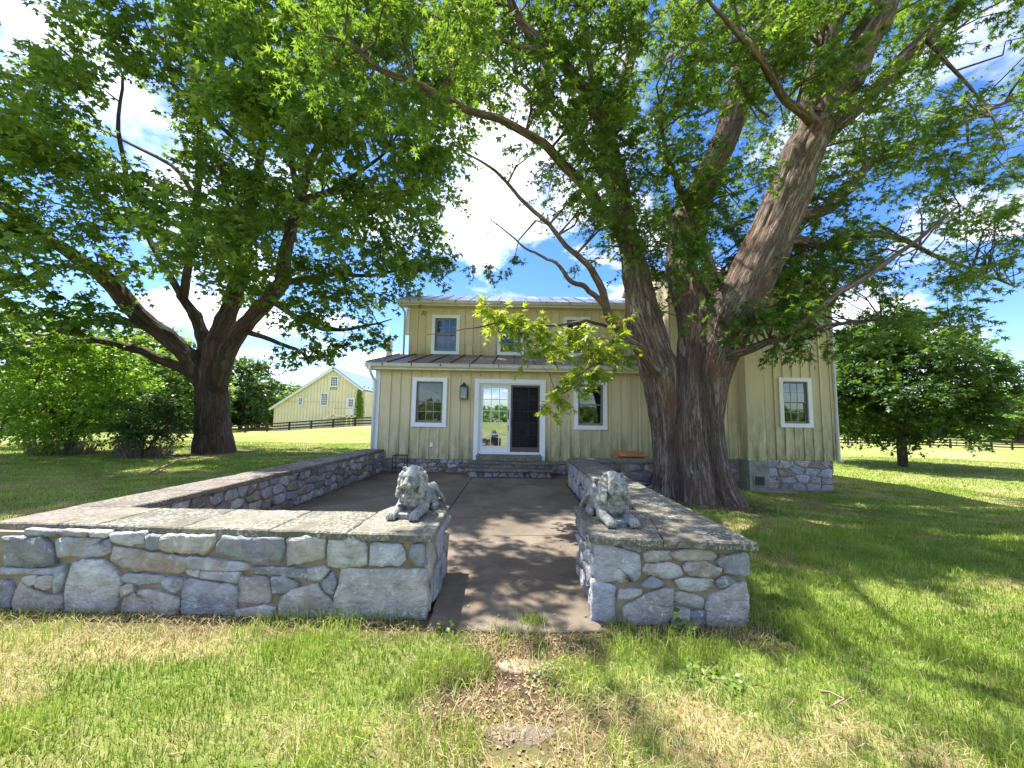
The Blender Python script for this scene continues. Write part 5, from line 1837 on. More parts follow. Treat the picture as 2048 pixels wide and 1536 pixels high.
while len(cl2) < 560:
    px, py = rg.uniform(-260, 935), rg.uniform(-330, 720)
    if py > np.interp(px, *BOT) - 25:
        continue
    if any(a < px < b_ and c_ < py < d for a, b_, c_, d in GAPS_B):
        continue
    e = 1 - ((px - 400) / 680) ** 2 - ((py - 200) / 620) ** 2
    if e <= 0:
        continue
    if 90 < px < 360 and 440 < py < 640 and rg.uniform() < 0.65:
        continue
    Y = YB - 0.5 + rg.uniform(-1, 1) * 7.5 * math.sqrt(e)
    if px < 300 and py > 560:
        Y = YB - 1.6 + rg.uniform(-1.5, 1.5)
    elif px < 320:
        Y = YB - 3.2 + rg.uniform(-1, 1) * 4.0 * math.sqrt(e)
    p = W(px, py, Y)
    if sun_path(p, SHRUB_P, 1.7):
        continue
    if p[2] < 2.6:
        continue
    cl2.append((p, rg.uniform(.8, 1.35), int(rg.uniform(200, 300))))
for x, y in ((600, 715), (610, 690), (585, 700), (690, 690), (720, 680), (760, 680), (745, 660), (640, 700), (660, 690), (45, 700), (75, 730), (20, 680), (120, 665), (170, 650), (230, 620)):
    cl2.append((W(x, y, YB - 1.8 + rg.uniform(-.5, .5)), .55, 90))
for x, y in ((20, 600), (60, 620), (110, 620), (150, 645), (200, 640), (240, 630), (60, 560), (10, 540), (140, 590), (0, 640), (180, 610), (40, 500), (-30, 580), (-30, 660), (15, 690), (90, 530)):
    cl2.append((W(x, y, 13.2 + rg.uniform(-.6, .6)), .55, 105))
cen = [c[0] for c in cl2]
P, D, Nn, S, R, T = sprays(cen, [c[1] for c in cl2], [c[2] for c in cl2], rg, 0.235, (0.6, 1.1), 0.30, np.array([TRUNK_B[0], TRUNK_B[1], 8.0]), 0.4, 0.15)
me = leaves_mesh('crown', P - np.array(wloc(maple2)), D, Nn, S, R, FAN_V, FAN_F)
tag(_child('crown', me, MT['leaf_maple_far'], maple2), kind='stuff')
lines = connect(cen, limb2, rg, 0.04)
tag(bark_tubes('twigs', lines, MT['bark_dark'], maple2, 4, 0.12), kind='stuff')
print('leaves', NVIS, len(P))


# ------------------------------------------------------------------ smaller trees and shrubs
def cloud_tree(name, label, cat, base, h, w, mat, rg, n_cl, per, leaf, tmpl, trunk_r, bottom=0.12, group=None, cr=None, bark_m='bark_dark', shape=1.0, depth=1.0, layered=False, stems=1):
    """trunk with limbs and a crown of leaf clumps; h height, w width of the crown"""
    base = np.array([base[0], base[1], float(ground_z(base[0], base[1]))])
    t = empty(name, base, label, cat, group)
    z0, z1 = h * bottom, h
    cz, rz_ = (z0 + z1) / 2, (z1 - z0) / 2
    cr = cr or w * 0.16
    cs = []
    while len(cs) < n_cl:
        p = rg.uniform(-1, 1, 3)
        r2 = p[0] ** 2 + p[1] ** 2
        up = (p[2] + 1) / 2
        lim = math.sqrt(max(0, 1 - abs(p[2]) ** 2.2)) * (1 - (shape - 1) * 0.0) if shape == 1.0 else (1 - up ** 1.5) ** 0.8 * (0.55 + 0.45 * min(1, up * 4))
        if r2 > lim ** 2 or r2 < (lim * 0.35) ** 2 and rg.uniform() < 0.6:
            continue
        q = np.array([p[0] * w / 2, p[1] * w / 2 * depth, cz + p[2] * rz_])
        if layered:
            q[2] = round(q[2] / 0.9) * 0.9 + rg.normal(0, .12)
        cs.append(base + q)
    limbs = []
    for k in range(stems):
        a = 2 * math.pi * k / stems
        off = np.array([math.cos(a), math.sin(a), 0]) * (0.0 if stems == 1 else 0.25)
        pts = [base + off * 0.4 + [0, 0, -0.15], base + off + [0, 0, h * .25], base + off * 3 + rg.normal(0, .05 * w, 3) * [1, 1, 0] + [0, 0, h * .55], base + off * 4 + rg.normal(0, .05 * w, 3) * [1, 1, 0] + [0, 0, h * .9]]
        c = crom([(*p, r) for p, r in zip(pts, (trunk_r * 1.25, trunk_r, trunk_r * .6, trunk_r * .15))], 4)
        limbs.append(c)
        bark_tubes('trunk', [(c[:, :3], c[:, 3])], MT[bark_m], t, 10, 0.12, 0.25, k)
    lines = connect(cs, limbs, rg, 0.05, 0.0)
    tag(bark_tubes('limbs', lines, MT[bark_m], t, 4, 0.12), kind='stuff')
    P, D, Nn, S, R, T = sprays(cs, [cr * rg.uniform(.75, 1.25) for _ in cs], [per] * len(cs), rg, leaf, (0.6, 1.1), 0.25, base + [0, 0, cz * .7], 0.5, 0.14)
    tag(_child('crown', leaves_mesh('crown', P - base, D, Nn, S, R, *tmpl), mat, t), kind='stuff')
    return t


def copy_tree(o, loc, s, rz, label):
    c = o.copy()
    COL.objects.link(c)
    c.location = (loc[0], loc[1], float(ground_z(loc[0], loc[1])))
    c.scale = s
    c.rotation_euler = (0, 0, rz)
    c['label'] = label
    for ch in o.children:
        d = ch.copy()
        COL.objects.link(d)
        d.parent = c
    return c


rg = np.random.default_rng(5)
FAN, KITE, SIMP = (FAN_V, FAN_F), (KITE_V, KITE_F), (SIMPLE_V, SIMPLE_F)
b_ = W(1806, 930, 20.0)
cloud_tree('maple_tree', 'dark green round crowned young maple on the lawn right of the house', 'tree', b_[:2], 8.7, 8.4, MT['leaf_small'], rg, 250, 190, 0.20, FAN, 0.17, 0.235, cr=.95, shape=2, layered=True)
b_ = W(140, 903, 15.8)
cloud_tree('shrub', 'bright yellow green bushy shrub on the far left lawn', 'shrub', b_[:2], 4.7, 4.3, MT['leaf_bright'], rg, 150, 170, 0.13, KITE, 0.05, 0.03, cr=.62, stems=5)
b_ = W(292, 908, 15.4)
cloud_tree('shrub', 'small dark green shrub between bright bush and left maple trunk', 'shrub', b_[:2], 2.5, 2.0, MT['leaf_dark'], rg, 70, 130, 0.11, KITE, 0.04, 0.02, cr=.42, stems=4)
b_ = W(-15, 905, 17.5)
cloud_tree('shrub', 'mid green shrub cut off by the left picture edge', 'shrub', b_[:2], 3.2, 3.0, MT['leaf_mid'], rg, 40, 140, 0.12, KITE, 0.05, 0.08, cr=.5, stems=4)
# dry stubble skirts at the foot of the two shrubs
for nm, px, Y, r, lab in (('brush_clump', 125, 15.3, 1.05, 'dry brown brush round the foot of the bright shrub'), ('brush_clump', 292, 15.0, .85, 'dry twiggy brush round the foot of the small dark shrub')):
    c = W(px, 900, Y)
    z = float(ground_z(c[0], c[1]))
    lines = []
    for k in range(260):
        a, q = rg.uniform(0, 2 * math.pi), r * math.sqrt(rg.uniform(.05, 1))
        p = np.array([c[0] + math.cos(a) * q, c[1] + math.sin(a) * q * .7, z - .03])
        e = p + np.array([math.cos(a) * .22, math.sin(a) * .22, rg.uniform(.3, .9)]) + rg.normal(0, .08, 3)
        lines.append((np.array([p, (p + e) / 2 + rg.normal(0, .03, 3), e]), np.array([.012, .009, .004])))
    o = bark_tubes(nm, lines, MT['stick'], None, 3, 0.2)
    tag(o, lab, 'brush')

PROTO = [None] * 4
kinds = [('leaf_mid', 'mid green'), ('leaf_pale', 'pale yellow green'), ('leaf_dark', 'dark green'), ('leaf_fresh', 'bright green')]
specs = [  # px centre, top px, width px, Y, kind, label
    (15, 610, 250, 58, 0, 'tall mid green tree behind the fence at the left picture edge'),
    (118, 690, 170, 55, 2, 'dark green tree behind the bright shrub, beyond the fence'),
    (205, 665, 175, 60, 3, 'bright green tree behind the bright shrub, right of the dark one'),
    (282, 660, 150, 62, 1, 'pale yellow green airy tree beyond the fence left of the maple trunk'),
    (345, 710, 140, 58, 0, 'mid green tree beyond the fence just left of the maple trunk'),
    (70, 740, 150, 66, 3, 'lower bright green tree far behind the left shrubs'),
    (395, 745, 130, 70, 2, 'dark green tree showing either side of the left maple trunk'),
    (480, 715, 110, 72, 2, 'tall dark green tree just right of the left maple trunk'),
    (516, 762, 80, 80, 2, 'narrow dark tree between the left maple and the barn'),
    (562, 778, 95, 110, 3, 'bright green tree behind the left end of the barn'),
    (620, 770, 100, 120, 0, 'distant mid green tree behind the barn roof'),
    (2040, 772, 130, 75, 3, 'bright green tree at the right picture edge behind the fence'),
    (1985, 800, 100, 90, 0, 'mid green tree behind the fence left of the edge tree'),
    (1720, 835, 120, 110, 0, 'distant tree seen between house corner and young maple'),
    (1900, 820, 140, 110, 2, 'distant dark tree behind the young maple'),
    (2120, 770, 140, 95, 2, 'dark tree just beyond the right picture edge'),
]
for px, top, wpx, Y, kd, lab in specs:
    b_ = W(px, 860, Y)
    gz = float(ground_z(b_[0], b_[1]))
    hh = W(px, top, Y)[2] - gz
    ww = wpx * Y / F * 1.15
    if PROTO[kd] is None:
        PROTO[kd] = cloud_tree('background_tree', lab, 'tree', b_[:2], 12.0, 11.0, MT[kinds[kd][0]], rg, 80, 95, 0.62, KITE, 0.30, 0.05, 'trees beyond the fences', cr=1.7)
        PROTO[kd].scale = (ww / 11, ww / 11, hh / 12)
    else:
        copy_tree(PROTO[kd], b_, (ww / 11, ww / 11, hh / 12), rg.uniform(0, 6.28), lab)
# far wood that closes the view all round
lines, P, D, Nn, S, R = [], [], [], [], [], []
n = 30000
ang = rg.uniform(0, 2 * math.pi, n)
rad_ = 190 + rg.normal(0, 12, n)
hmax = 7 + 6 * fbm(np.stack([np.cos(ang) * 14, np.sin(ang) * 14, np.zeros(n)], -1), 3, 61)
zz = hmax * rg.uniform(0, 1, n) ** 0.7
P = np.stack([np.cos(ang) * rad_, np.sin(ang) * rad_, zz - 1.5], -1)
me = leaves_mesh('distant_wood', P, rg.normal(0, 1, (n, 3)), rg.normal(0, 1, (n, 3)) + [0, 0, 1], rg.uniform(2.0, 3.6, n), rg.uniform(0.1, 0.9, n), *KITE)
tag(link('distant_wood', me, MT['leaf_mid']), 'far off belt of woodland round the fields', 'wood', kind='stuff')
c = W(1956, 903, 40)
cloud_tree('shrub', 'tiny round bush on the grass before the right fence', 'shrub', c[:2], 0.85, 1.5, MT['leaf_mid'], rg, 14, 60, 0.12, KITE, 0.02, 0.05, cr=.3, stems=3)

# ------------------------------------------------------------------ barn
YBN = 65.0


def bp(x, y, Y=YBN):
    return W(500 + x * .1693, 640 + y * .1693, Y)


pk, le, re_ = bp(1000, 565), bp(240, 1050), bp(1355, 830)
wl, wr = bp(275, 1200)[0], bp(1352, 1200)[0]
gl = -1.3
barn = empty('barn', (float(pk[0]), YBN, -0.6), 'cream barn with long saltbox gable and blue grey roof beyond the fence', 'barn')


def roofz(x):
    return le[2] + (pk[2] - le[2]) * (x - le[0]) / (pk[0] - le[0]) if x < pk[0] else pk[2] + (re_[2] - pk[2]) * (x - pk[0]) / (re_[0] - pk[0])


LEN = 26.0
m = MB()
prof = [(wl, gl), (wr, gl), (wr, roofz(wr) - .15), (pk[0], pk[2] - .15), (wl, roofz(wl) - .15)]
m.prism(prof, 'y', YBN, YBN + LEN)
bwall = m.build('wall', MT['barn_cream'], barn)
m = MB()
x = wl + .25
while x < wr - .1:
    m.box(x - .04, x + .04, YBN - .05, YBN - .002, gl, roofz(x) - .2)
    x += 0.53
y = YBN + .6
while y < YBN + LEN:
    m.box(wr + .002, wr + .05, y - .04, y + .04, gl, roofz(wr) - .2)
    y += .53
tag(m.build('battens', MT['barn_batten'], bwall), kind='stuff')
for a, c in ((pk, le), (pk, re_)):
    d = np.array([c[0] - a[0], c[2] - a[2]])
    n_ = np.array([-d[1], d[0]]) / np.linalg.norm(d)
    if n_[1] < 0:
        n_ = -n_
    A2_, C2_ = np.array([a[0], a[2]]), np.array([c[0], c[2]])
    MB().prism([tuple(A2_), tuple(C2_), tuple(C2_ + n_ * .12), tuple(A2_ + n_ * .12)], 'y', YBN - .45, YBN + LEN + .4).build('roof', MT['roof_blue'], barn)
    MB().prism([tuple(A2_ - n_ * .30), tuple(C2_ - n_ * .30), tuple(C2_ - n_ * .005), tuple(A2_ - n_ * .005)], 'y', YBN - .50, YBN - .40).build('rake_board', MT['white_trim'], barn)
for i in range(6):
    x0_, y0_ = re_[0] - .7, YBN + 1.5 + i * 2.0
    MB().box(x0_ - .05, x0_ + .05, y0_ - .12, y0_ + .12, roofz(x0_) + .1, roofz(x0_) + .32).build('snow_guard', MT['seam_dark'], barn)


def barn_window(x0, x1, y0, y1, cols, rows, door=False):
    a, c = bp(x0, y1), bp(x1, y0)
    X0, X1, Z0, Z1 = a[0], c[0], a[2], c[2]
    t = 0.20
    m = MB()
    m.box(X0, X1, YBN - .12, YBN - .055, Z1 - t, Z1).box(X0, X0 + t, YBN - .12, YBN - .055, Z0, Z1 - t).box(X1 - t, X1, YBN - .12, YBN - .055, Z0, Z1 - t)
    if not door:
        m.box(X0 + t, X1 - t, YBN - .12, YBN - .055, Z0, Z0 + t)
    w_ = m.build('door' if door else 'window', MT['white_trim'], barn)
    zb = Z0 + t
    if door:
        MB().box(X0 + t, X1 - t, YBN - .09, YBN - .058, Z0, Z1 - t).build('door_panel', MT['door_white'], w_)
        zb = Z0 + (Z1 - Z0) * .50
        X0, X1, Z1 = X0 + .18, X1 - .18, Z1 - .12
    MB().box(X0 + t, X1 - t, YBN - .10, YBN - .091, zb, Z1 - t).build('pane', MT['vent_dark'], w_)
    m = MB()
    for i in range(1, cols):
        x = X0 + t + (X1 - X0 - 2 * t) * i / cols
        m.box(x - .035, x + .035, YBN - .115, YBN - .102, zb, Z1 - t)
    for j in range(1, rows):
        z = zb + (Z1 - t - zb) * j / rows
        m.box(X0 + t, X1 - t, YBN - .118, YBN - .104, z - .035, z + .035)
    m.build('muntin', MT['white_trim'], w_)


barn_window(945, 1050, 665, 790, 4, 4)
barn_window(565, 635, 912, 1012, 2, 4)
barn_window(830, 932, 860, 1015, 4, 5)
barn_window(1135, 1245, 918, 1125, 3, 3, True)
a, c = bp(948, 822), bp(1032, 795)
m = MB().box(a[0], c[0], YBN - .09, YBN - .055, a[2], c[2])
m.build('louver_vent', MT['barn_batten'], barn)
m = MB()
for i in range(5):
    xx = a[0] + (c[0] - a[0]) * (i + .5) / 5
    m.box(xx - .05, xx + .05, YBN - .12, YBN - .091, a[2], c[2])
m.build('louver', MT['sash_grey'], barn)
a, c = bp(430, 960), bp(1130, 966)
MB().box(a[0], c[0], YBN - .075, YBN - .053, a[2] - .04, a[2] + .04).build('drip_board', MT['barn_batten'], barn)
# balcony, its stair and posts
a, c = bp(1050, 1125), bp(1270, 1105)
X0, X1, ZB = a[0], c[0], a[2]
MB().box(X0, X1, YBN - 2.2, YBN - .13, ZB - .22, ZB).build('balcony_floor', MT['barn_cream'], barn)
for xx in (X0 + .1, bp(1210, 1125)[0], X1 - .1):
    MB().box(xx - .1, xx + .1, YBN - 2.2, YBN - 2.0, gl + .6, ZB + 1.05).build('post', MT['barn_cream'], barn)
zr = bp(1100, 1045)[2]
MB().box(X0, X1, YBN - 2.25, YBN - 2.15, zr - .09, zr).build('rail', MT['stair_wood'], barn)
m = MB()
x = X0 + .25
while x < X1 - .1:
    m.box(x - .035, x + .035, YBN - 2.18, YBN - 2.12, ZB, zr - .09)
    x += .26
m.build('balusters', MT['barn_cream'], barn)
e0, e1 = bp(1045, 1050, YBN - 2.1), bp(870, 1180, YBN - 2.1)
MB().tube([tuple(e0), tuple(e1)], .07, 6).build('stair_rail', MT['stair_wood'], barn)
e0 = np.array([X0, YBN - 2.1, ZB - .1])
e1 = np.array([bp(860, 1290)[0], YBN - 2.1, gl + .4])
m = MB()
dx = (e1 - e0)
m.poly([tuple(e0 + [0, 0, -.35]), tuple(e1 + [0, 0, -.35]), tuple(e1), tuple(e0)])
m.build('stringer', MT['stair_wood'], barn)
for i in range(9):
    q = e0 + dx * (i + .5) / 9
    MB().box(q[0] - .16, q[0] + .16, YBN - 2.1, YBN - 1.0, q[2] - .03, q[2] + .02).build('stair_tread', MT['stair_wood'], barn)
c = bp(1440, 940, YBN)
MB().box(wr + .06, wr + .12, YBN + 3, YBN + 9, c[2] - .12, c[2] + .06).build('door_track', MT['sash_grey'], barn)
# creeper on the barn corner
rgv = np.random.default_rng(9)
n = 2600
u = rgv.uniform(0, 1, n) ** .8
ctr = np.array([bp(1300, 1150 - 320 * t) for t in (0, .25, .5, .75, 1)])
P = np.stack([np.interp(u, (0, .25, .5, .75, 1), ctr[:, k]) for k in range(3)], -1)
P[:, 0] += rgv.normal(0, 1, n) * np.interp(u, (0, .5, 1), (.30, .26, .10))
P[:, 1] = YBN - .15 - rgv.uniform(0, .35, n) * (1 - u * .5)
tag(link('creeper', leaves_mesh('creeper', P, rgv.normal(0, 1, (n, 3)), rgv.normal(0, .5, (n, 3)) + [0, -1, .3], rgv.uniform(.14, .26, n), rgv.uniform(0, 1, n), *KITE), MT['leaf_bright']),
    'green creeper climbing the right corner of the barn', 'vine', kind=None)


# ------------------------------------------------------------------ fences
def fence(name, label, pts, h, post_w, rails, rail_h):
    base = (pts[0][0], pts[0][1], float(ground_z(*pts[0])))
    fn = empty(name, base, label, 'fence')
    pm = unit_box('post')
    pm.materials.append(MT['fence_brown'])
    P3 = [np.array([x, y, float(ground_z(x, y))]) for x, y in pts]
    for p in P3:
        link('post', pm, None, fn, (p[0], p[1], p[2] + h / 2 - .1), (post_w, post_w, h + .2))
    for a, c in zip(P3[:-1], P3[1:]):
        d = c - a
        L = np.linalg.norm(d)
        yaw, pit = math.atan2(d[1], d[0]), -math.asin(d[2] / L)
        for r in rails:
            mid = (a + c) / 2
            link('rail', pm, None, fn, (mid[0], mid[1] - post_w * .6, mid[2] + r * h), (L + .02, .05, rail_h), (0, pit, yaw))
    return fn


left_x = np.arange(-66, -9, 2.72)
fence('rail_fence', 'dark brown three rail fence crossing the left field before the barn', [(x, 48.0) for x in left_x], 1.12, .17, (.30, .60, .90), .15)
fence('rail_fence', 'dark board fence far off on the right beyond the young maple', [(x, 50.0 + (x - 30) * .0) for x in np.arange(22, 84, 2.6)], 1.2, .16, (.28, .56, .86), .15)

# ------------------------------------------------------------------ poles and wires
c = W(774, 700, 32.0)
gz = float(ground_z(c[0], c[1]))
pole = empty('utility_pole', (c[0], c[1], gz), 'grey service pole with a box rising behind the left end of the porch roof', 'pole')
MB().tube([(c[0], c[1], gz - .2), (c[0], c[1], W(774, 655, 32.0)[2])], [.12, .09], 10).build('shaft', MT['pole_grey'], pole, True)
bz = W(774, 690, 32.0)[2]
MB().box(c[0] + .08, c[0] + .42, c[1] - .2, c[1] + .15, bz - 1.2, bz + .3).build('meter_box', MT['pole_grey'], pole)
p0, p1 = W(1900, 752, 78), W(2150, 742, 78)
pt = [tuple(p0 + (p1 - p0) * t - np.array([0, 0, .9 * 4 * t * (1 - t)])) for t in np.linspace(0, 1, 13)]
tag(MB().tube(pt, .045, 5).build('power_line', MT['wire']), 'thin power line across the sky at the right', 'cable')

# ------------------------------------------------------------------ small things on the court and the lawn
c = W(1262, 907, 10.5)
box = empty('cardboard_box', (c[0], 10.75, 0), 'brown cardboard box standing behind the return wall near the trunk', 'box')
MB().box(c[0] - .36, c[0] + .36, 10.5, 10.95, 0.02, 0.80).build('carton', MT['cardboard'], box)
MB().box(c[0] - .35, c[0] + .38, 10.22, 10.495, 0.70, 0.73).build('flap', MT['cardboard'], box)
st = W(799, 920, 11.3)
stand = empty('wire_stand', (st[0], 11.35, 0), 'small black wire plant stand in the patio corner beside the house', 'stand')
x0_, x1_, zt = st[0] - .17, st[0] + .17, .52
for xx in (x0_, x1_):
    for yy in (11.2, 11.5):
        MB().tube([(xx, yy, 0), (xx, yy, zt)], .012, 6).build('leg', MT['black_iron'], stand)
for zz_ in (zt, .16):
    MB().tube([(x0_, 11.2, zz_), (x1_, 11.2, zz_), (x1_, 11.5, zz_), (x0_, 11.5, zz_), (x0_, 11.2, zz_)], .011, 6).build('ring', MT['black_iron'], stand)
for (px, py, w_, d_, sd, lab) in ((1043, 1332, .30, .17, 301, 'pale worn stepping stone in the grass before the patio opening'), (1035, 1470, .34, .17, 302, 'half buried dark stepping stone near the bottom edge')):
    d = MNP @ np.array([(px - 1024) / F, (768 - py) / F, -1.0])
    p = EYE + d * ((-.02 - 1.6) / d[2])
    a_ = np.linspace(0, 2 * math.pi, 11)[:-1]
    o = slab(None, 'stepping_stone', [(p[0] + math.cos(t) * w_ * .55 * (1 + .22 * math.sin(3 * t + sd)), p[1] + math.sin(t) * d_ * .55 * (1 + .2 * math.cos(2 * t + sd))) for t in a_], -.08, -.012, MT['patio' if sd == 302 else 'mortar'], .010, .016, .06, .003, sd)
    tag(o, lab, 'paving stone')
for (pa, pb, r, lab) in (((1655, 1412, -.02), (1690, 1450, -.02), .006, 'thin dark stick lying in the grass at lower right'), ((300, 945, 0), (400, 905, 0), .025, 'long grey fallen branch on the lawn left of the maple'), ((320, 912, 0), (385, 918, 0), .02, 'short fallen branch beside the small dark shrub')):
    q = []
    for (px, py, z) in (pa, pb):
        d = MNP @ np.array([(px - 1024) / F, (768 - py) / F, -1.0])
        q.append(EYE + d * ((z - 1.6) / d[2]))
    pts = [q[0] + (q[1] - q[0]) * t + rg.normal(0, .03, 3) for t in np.linspace(0, 1, 6)]
    pts = [np.array([p[0], p[1], float(ground_z(p[0], p[1])) + .05 + .05 * math.sin(i)]) for i, p in enumerate(pts)]
    tag(MB().tube([tuple(p) for p in pts], [r * 1.2, r, r, r * .8, r * .6, r * .3], 6).build('fallen_branch', MT['stick'], None, True), lab, 'branch')

# ------------------------------------------------------------------ grass
rgg = np.random.default_rng(123)


def blades(x, y, hgt, wid, dry, rnd, bend, rg, z=None):
    n = len(x)
    z = ground_z(x, y) if z is None else z
    a = rg.uniform(0, 2 * np.pi, n)
    la = rg.uniform(0, 2 * np.pi, n)
    base = np.stack([x, y, z - .01], -1)
    sd = np.stack([np.cos(a), np.sin(a), np.zeros(n)], -1) * wid[:, None] / 2
    ln = np.stack([np.cos(la), np.sin(la), np.zeros(n)], -1)
    mid = base + ln * (hgt * bend * .30)[:, None] + np.array([0, 0, 1.0]) * (hgt * .62 * np.sqrt(np.clip(1 - bend * .55, .05, 1)))[:, None]
    tip = base + ln * (hgt * bend)[:, None] + np.array([0, 0, 1.0]) * (hgt * np.clip(1 - bend * .75, .06, 1))[:, None]
    v = np.stack([base - sd, base + sd, mid - sd * .8, mid + sd * .8, tip], 1)
    f = np.array([(0, 1, 3), (0, 3, 2), (2, 3, 4)], np.int32)
    f = f[None] + (np.arange(n) * 5)[:, None, None]
    return v.reshape(-1, 3), f.reshape(-1, 3), np.repeat(rnd, 5), np.repeat(dry, 5)


def lawn_ok(x, y):
    ok = ~((x > -4.40) & (x < -0.70) & (y > 3.27) & (y < 4.0)) & ~((x > -4.40) & (x < 1.4) & (y > 3.9) & (y < 11.8)) & ~((x > 0.72) & (x < 1.92) & (y > 3.27) & (y < 9.7))
    ok &= ~((x > -0.72) & (x < 0.76) & (y > 3.13)  & (y < 4.2)) & ~((x > 1.4) & (x < 5.3) & (y > 9.6) & (y < 10.12)) & ~((x > -4.3) & (x < 10.1) & (y > 11.6)) & ~((x < 4.0) & (x > 1.3) & (y > 10) & (y < 11.8))
    ok &= (np.hypot(x - TRUNK_A[0], y - TRUNK_A[1]) > 1.0) & (np.hypot(x - TRUNK_B[0], y - TRUNK_B[1]) > .95)
    for sx_, sy_ in ((0.06, 2.53), (0.04, 2.02)):
        ok &= ((x - sx_) / .2) ** 2 + ((y - sy_) / .10) ** 2 > .75
    return ok


def scatter(n, x0, x1, y0, y1, pw=1.0):
    y = y0 + (y1 - y0) * rgg.uniform(0, 1, n) ** pw
    x = rgg.uniform(x0, x1, n)
    k = (np.abs(x) < 1.42 * y + .4) & lawn_ok(x, y)
    return x[k], y[k]


parts = []


def lay(x, y, h0, h1, w0, w1, tall=0.0, keep_dirt=.6, straw=0.0):
    d = dirt_fn(x, y)
    k = rgg.uniform(0, 1, len(x)) > d * keep_dirt
    x, y, d = x[k], y[k], d[k]
    n = len(x)
    dr = dry_fn(x, y)
    tuft = fbm(np.stack([x * 2.4, y * 2.4, np.zeros(n)], -1), 2, 71)
    isdry = rgg.uniform(0, 1, n) < np.clip(dr * .52 + .08 + straw + d * .5, 0, .97)
    dry = np.where(isdry, rgg.uniform(.75, 1, n), rgg.uniform(0, .22, n))
    h = rgg.uniform(h0, h1, n) * (1 + tall * ss(.5, .72, tuft) * (~isdry))
    bend = np.where(isdry, rgg.uniform(.3, .95, n), rgg.uniform(.05, .75, n))
    h = np.where(isdry, h * .72, h)
    rnd = np.clip(.45 + (tuft - .5) * 1.2 + rgg.normal(0, .2, n) - d * .45 * isdry, 0, 1)
    parts.append(blades(x, y, h, rgg.uniform(w0, w1, n), dry, rnd, bend, rgg))


lay(*scatter(105000, -5.0, 5.2, 1.55, 3.6), .035, .095, .0030, .0060, 1.5)
lay(*scatter(66000, 1.8, 9.5, 3.0, 7.0), .035, .10, .0045, .0080, .9)
lay(*scatter(52000, 1.8, 15, 7.0, 14.0), .04, .09, .008, .014, .4)
lay(*scatter(70000, -17, -4.3, 3.2, 14.0), .04, .085, .008, .014, .3)
lay(*scatter(50000, -26, -4.2, 12, 24), .05, .10, .014, .024, .2)
lay(*scatter(40000, 8, 30, 12, 26), .05, .10, .014, .024, .2)
# loose straw clippings lying flat on the near lawn
x, y = scatter(24000, -4.8, 5.0, 1.6, 3.5)
k = rgg.uniform(0, 1, len(x)) < np.clip(dry_fn(x, y) + dirt_fn(x, y) * .7 + .08, 0, 1)
x, y = x[k], y[k]
n = len(x)
parts.append(blades(x, y, rgg.uniform(.05, .13, n), rgg.uniform(.0015, .003, n), np.full(n, 1.0), rgg.uniform(.3, 1, n), rgg.uniform(1.2, 1.33, n), rgg, ground_z(x, y) + rgg.uniform(.012, .05, n)))
V = np.concatenate([p[0] for p in parts])
off, Fs = 0, []
for p in parts:
    Fs.append(p[1] + off)
    off += len(p[0])
me = np_mesh('grass', V, np.concatenate(Fs), False, {'rnd': np.concatenate([p[2] for p in parts]), 'dry': np.concatenate([p[3] for p in parts])})
tag(link('grass', me, MT['grass_blade']), 'mown lawn grass with dry straw patches', 'grass', kind='stuff')


def tuft(name, label, px, py, z, r, n, h0, h1, w):
    d = MNP @ np.array([(px - 1024) / F, (768 - py) / F, -1.0])
    c = EYE + d * ((z - 1.6) / d[2])
    q = r * np.sqrt(rgg.uniform(0, 1, n))
    a = rgg.uniform(0, 2 * np.pi, n)
    x, y = c[0] + np.cos(a) * q, c[1] + np.sin(a) * q * .6
    v, f, rn, dr = blades(x, y, rgg.uniform(h0, h1, n), rgg.uniform(w * .6, w, n), rgg.uniform(0, .12, n), rgg.uniform(.3, .9, n), rgg.uniform(.1, .6, n), rgg, np.full(n, z))
    tag(link(name, np_mesh(name, v, f, False, {'rnd': rn, 'dry': dr}), MT['grass_blade']), label, 'grass')


tuft('grass_tuft', 'bright green grass tuft growing at the patio threshold', 1068, 1250, -.01, .11, 130, .07, .16, .006)
tuft('grass_tuft', 'tall loose grass clump left of the pale stepping stone', 905, 1345, -.02, .26, 380, .10, .22, .0055)
tuft('grass_tuft', 'dark grass clump in front of the long left wall', 590, 1300, -.02, .24, 420, .06, .14, .006)
tuft('grass_tuft', 'grass clump near the bottom edge left of the dark stepping stone', 880, 1490, -.02, .24, 320, .08, .20, .005)


def weed(label, px, py, Y, n, leaf, mat, spread, hgt):
    c = W(px, py, Y)
    z = float(ground_z(c[0], c[1]))
    a = rgg.uniform(0, 2 * np.pi, n)
    q = spread * np.sqrt(rgg.uniform(0, 1, n))
    P = np.stack([c[0] + np.cos(a) * q, c[1] + np.sin(a) * q * .6, z + rgg.uniform(.02, hgt, n)], -1)
    D = np.stack([np.cos(a), np.sin(a), rgg.uniform(-.3, .5, n)], -1)
    tag(link('weed', leaves_mesh('weed', P, D, rgg.normal(0, .3, (n, 3)) + [0, -.3, 1], rgg.uniform(.6, 1.1, n) * leaf, rgg.uniform(.2, .9, n), *SIMP), MT[mat]), label, 'weed', kind='stuff')


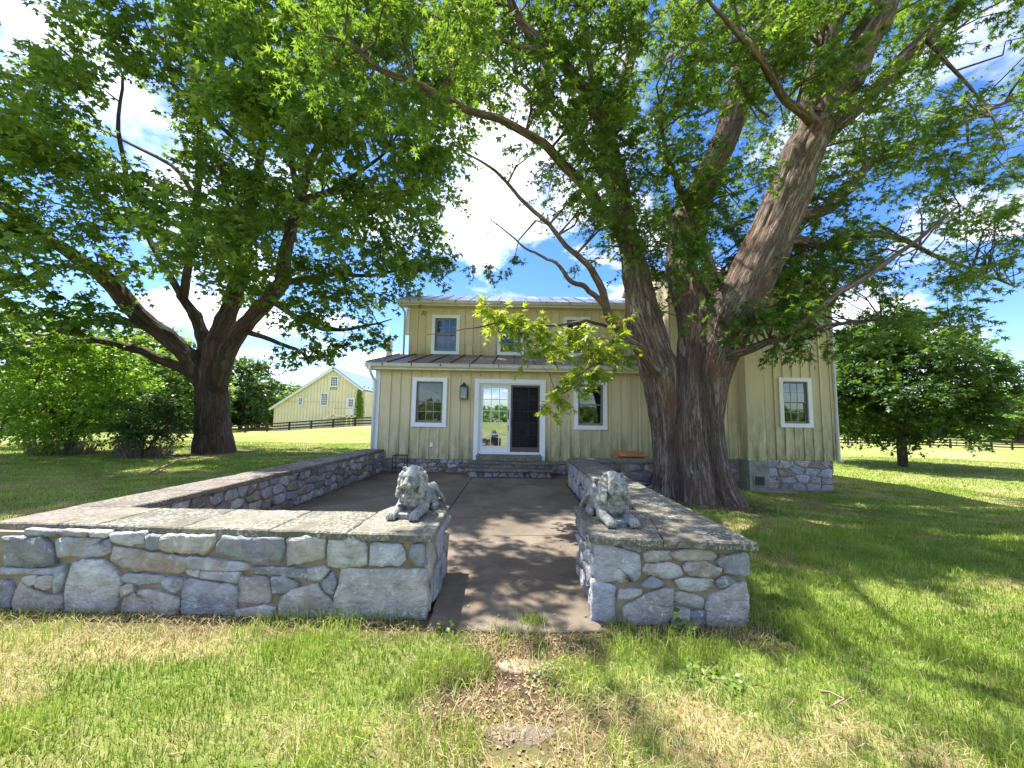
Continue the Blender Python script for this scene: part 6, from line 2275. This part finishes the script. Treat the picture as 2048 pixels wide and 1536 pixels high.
weed('leafy weed against the base of the right wall end', 1362, 1232, 3.12, 16, .075, 'leaf_mid', .07, .16)
weed('low clover patch right of the pale stepping stone', 1140, 1335, 2.55, 130, .028, 'leaf_mid', .26, .05)
weed('small dark leafy plant below the return wall near the trunk', 1242, 958, 9.2, 26, .14, 'leaf_mid', .16, .22)
weed('green seedling at the corner of the left wall end', 890, 1240, 3.1, 10, .04, 'leaf_bright', .05, .08)
weed('scattered weed leaves before the right wall end', 1430, 1330, 2.6, 60, .04, 'leaf_mid', .2, .05)


# leaf litter and grit blown onto the paved court
n = 420
x, y = rgg.uniform(-3.8, 1.3, n), 3.3 + 8.2 * rgg.uniform(0, 1, n) ** 1.4
k = ~((x < -0.7) & (y < 4.0)) & ~((x > 0.7) & (y < 4.3))
x, y = x[k], y[k]
n = len(x)
a = rgg.uniform(0, 2 * np.pi, n)
P = np.stack([x, y, np.full(n, .008)], -1)
D = np.stack([np.cos(a), np.sin(a), rgg.uniform(0, .25, n)], -1)
me = leaves_mesh('leaf_litter', P, D, rgg.normal(0, .25, (n, 3)) + [0, 0, 1], rgg.uniform(.012, .05, n), rgg.uniform(0, 1, n), *FAN)
plain('dry_leaf', (0.26, 0.17, 0.09), 0.9, var=0.4, vs=3)
tag(link('leaf_litter', me, MT['dry_leaf']), 'dry leaf bits scattered on the patio', 'leaf litter', kind='stuff')

n = 2600
x, y = rgg.normal(0.05, .38, n), rgg.uniform(1.75, 3.25, n)
k = rgg.uniform(0, 1, n) < dirt_fn(x, y) + .05
x, y = x[k], y[k]
n = len(x)
a = rgg.uniform(0, 2 * np.pi, n)
P = np.stack([x, y, ground_z(x, y) + rgg.uniform(.001, .012, n)], -1)
D = np.stack([np.cos(a), np.sin(a), rgg.uniform(-.1, .4, n)], -1)
me = leaves_mesh('leaf_litter', P, D, rgg.normal(0, .4, (n, 3)) + [0, 0, 1], rgg.uniform(.006, .028, n), rgg.uniform(0, 1, n), *KITE)
tag(link('leaf_litter', me, MT['dry_leaf']), 'brown leaf bits and chaff on the bare soil before the patio', 'leaf litter', kind='stuff')
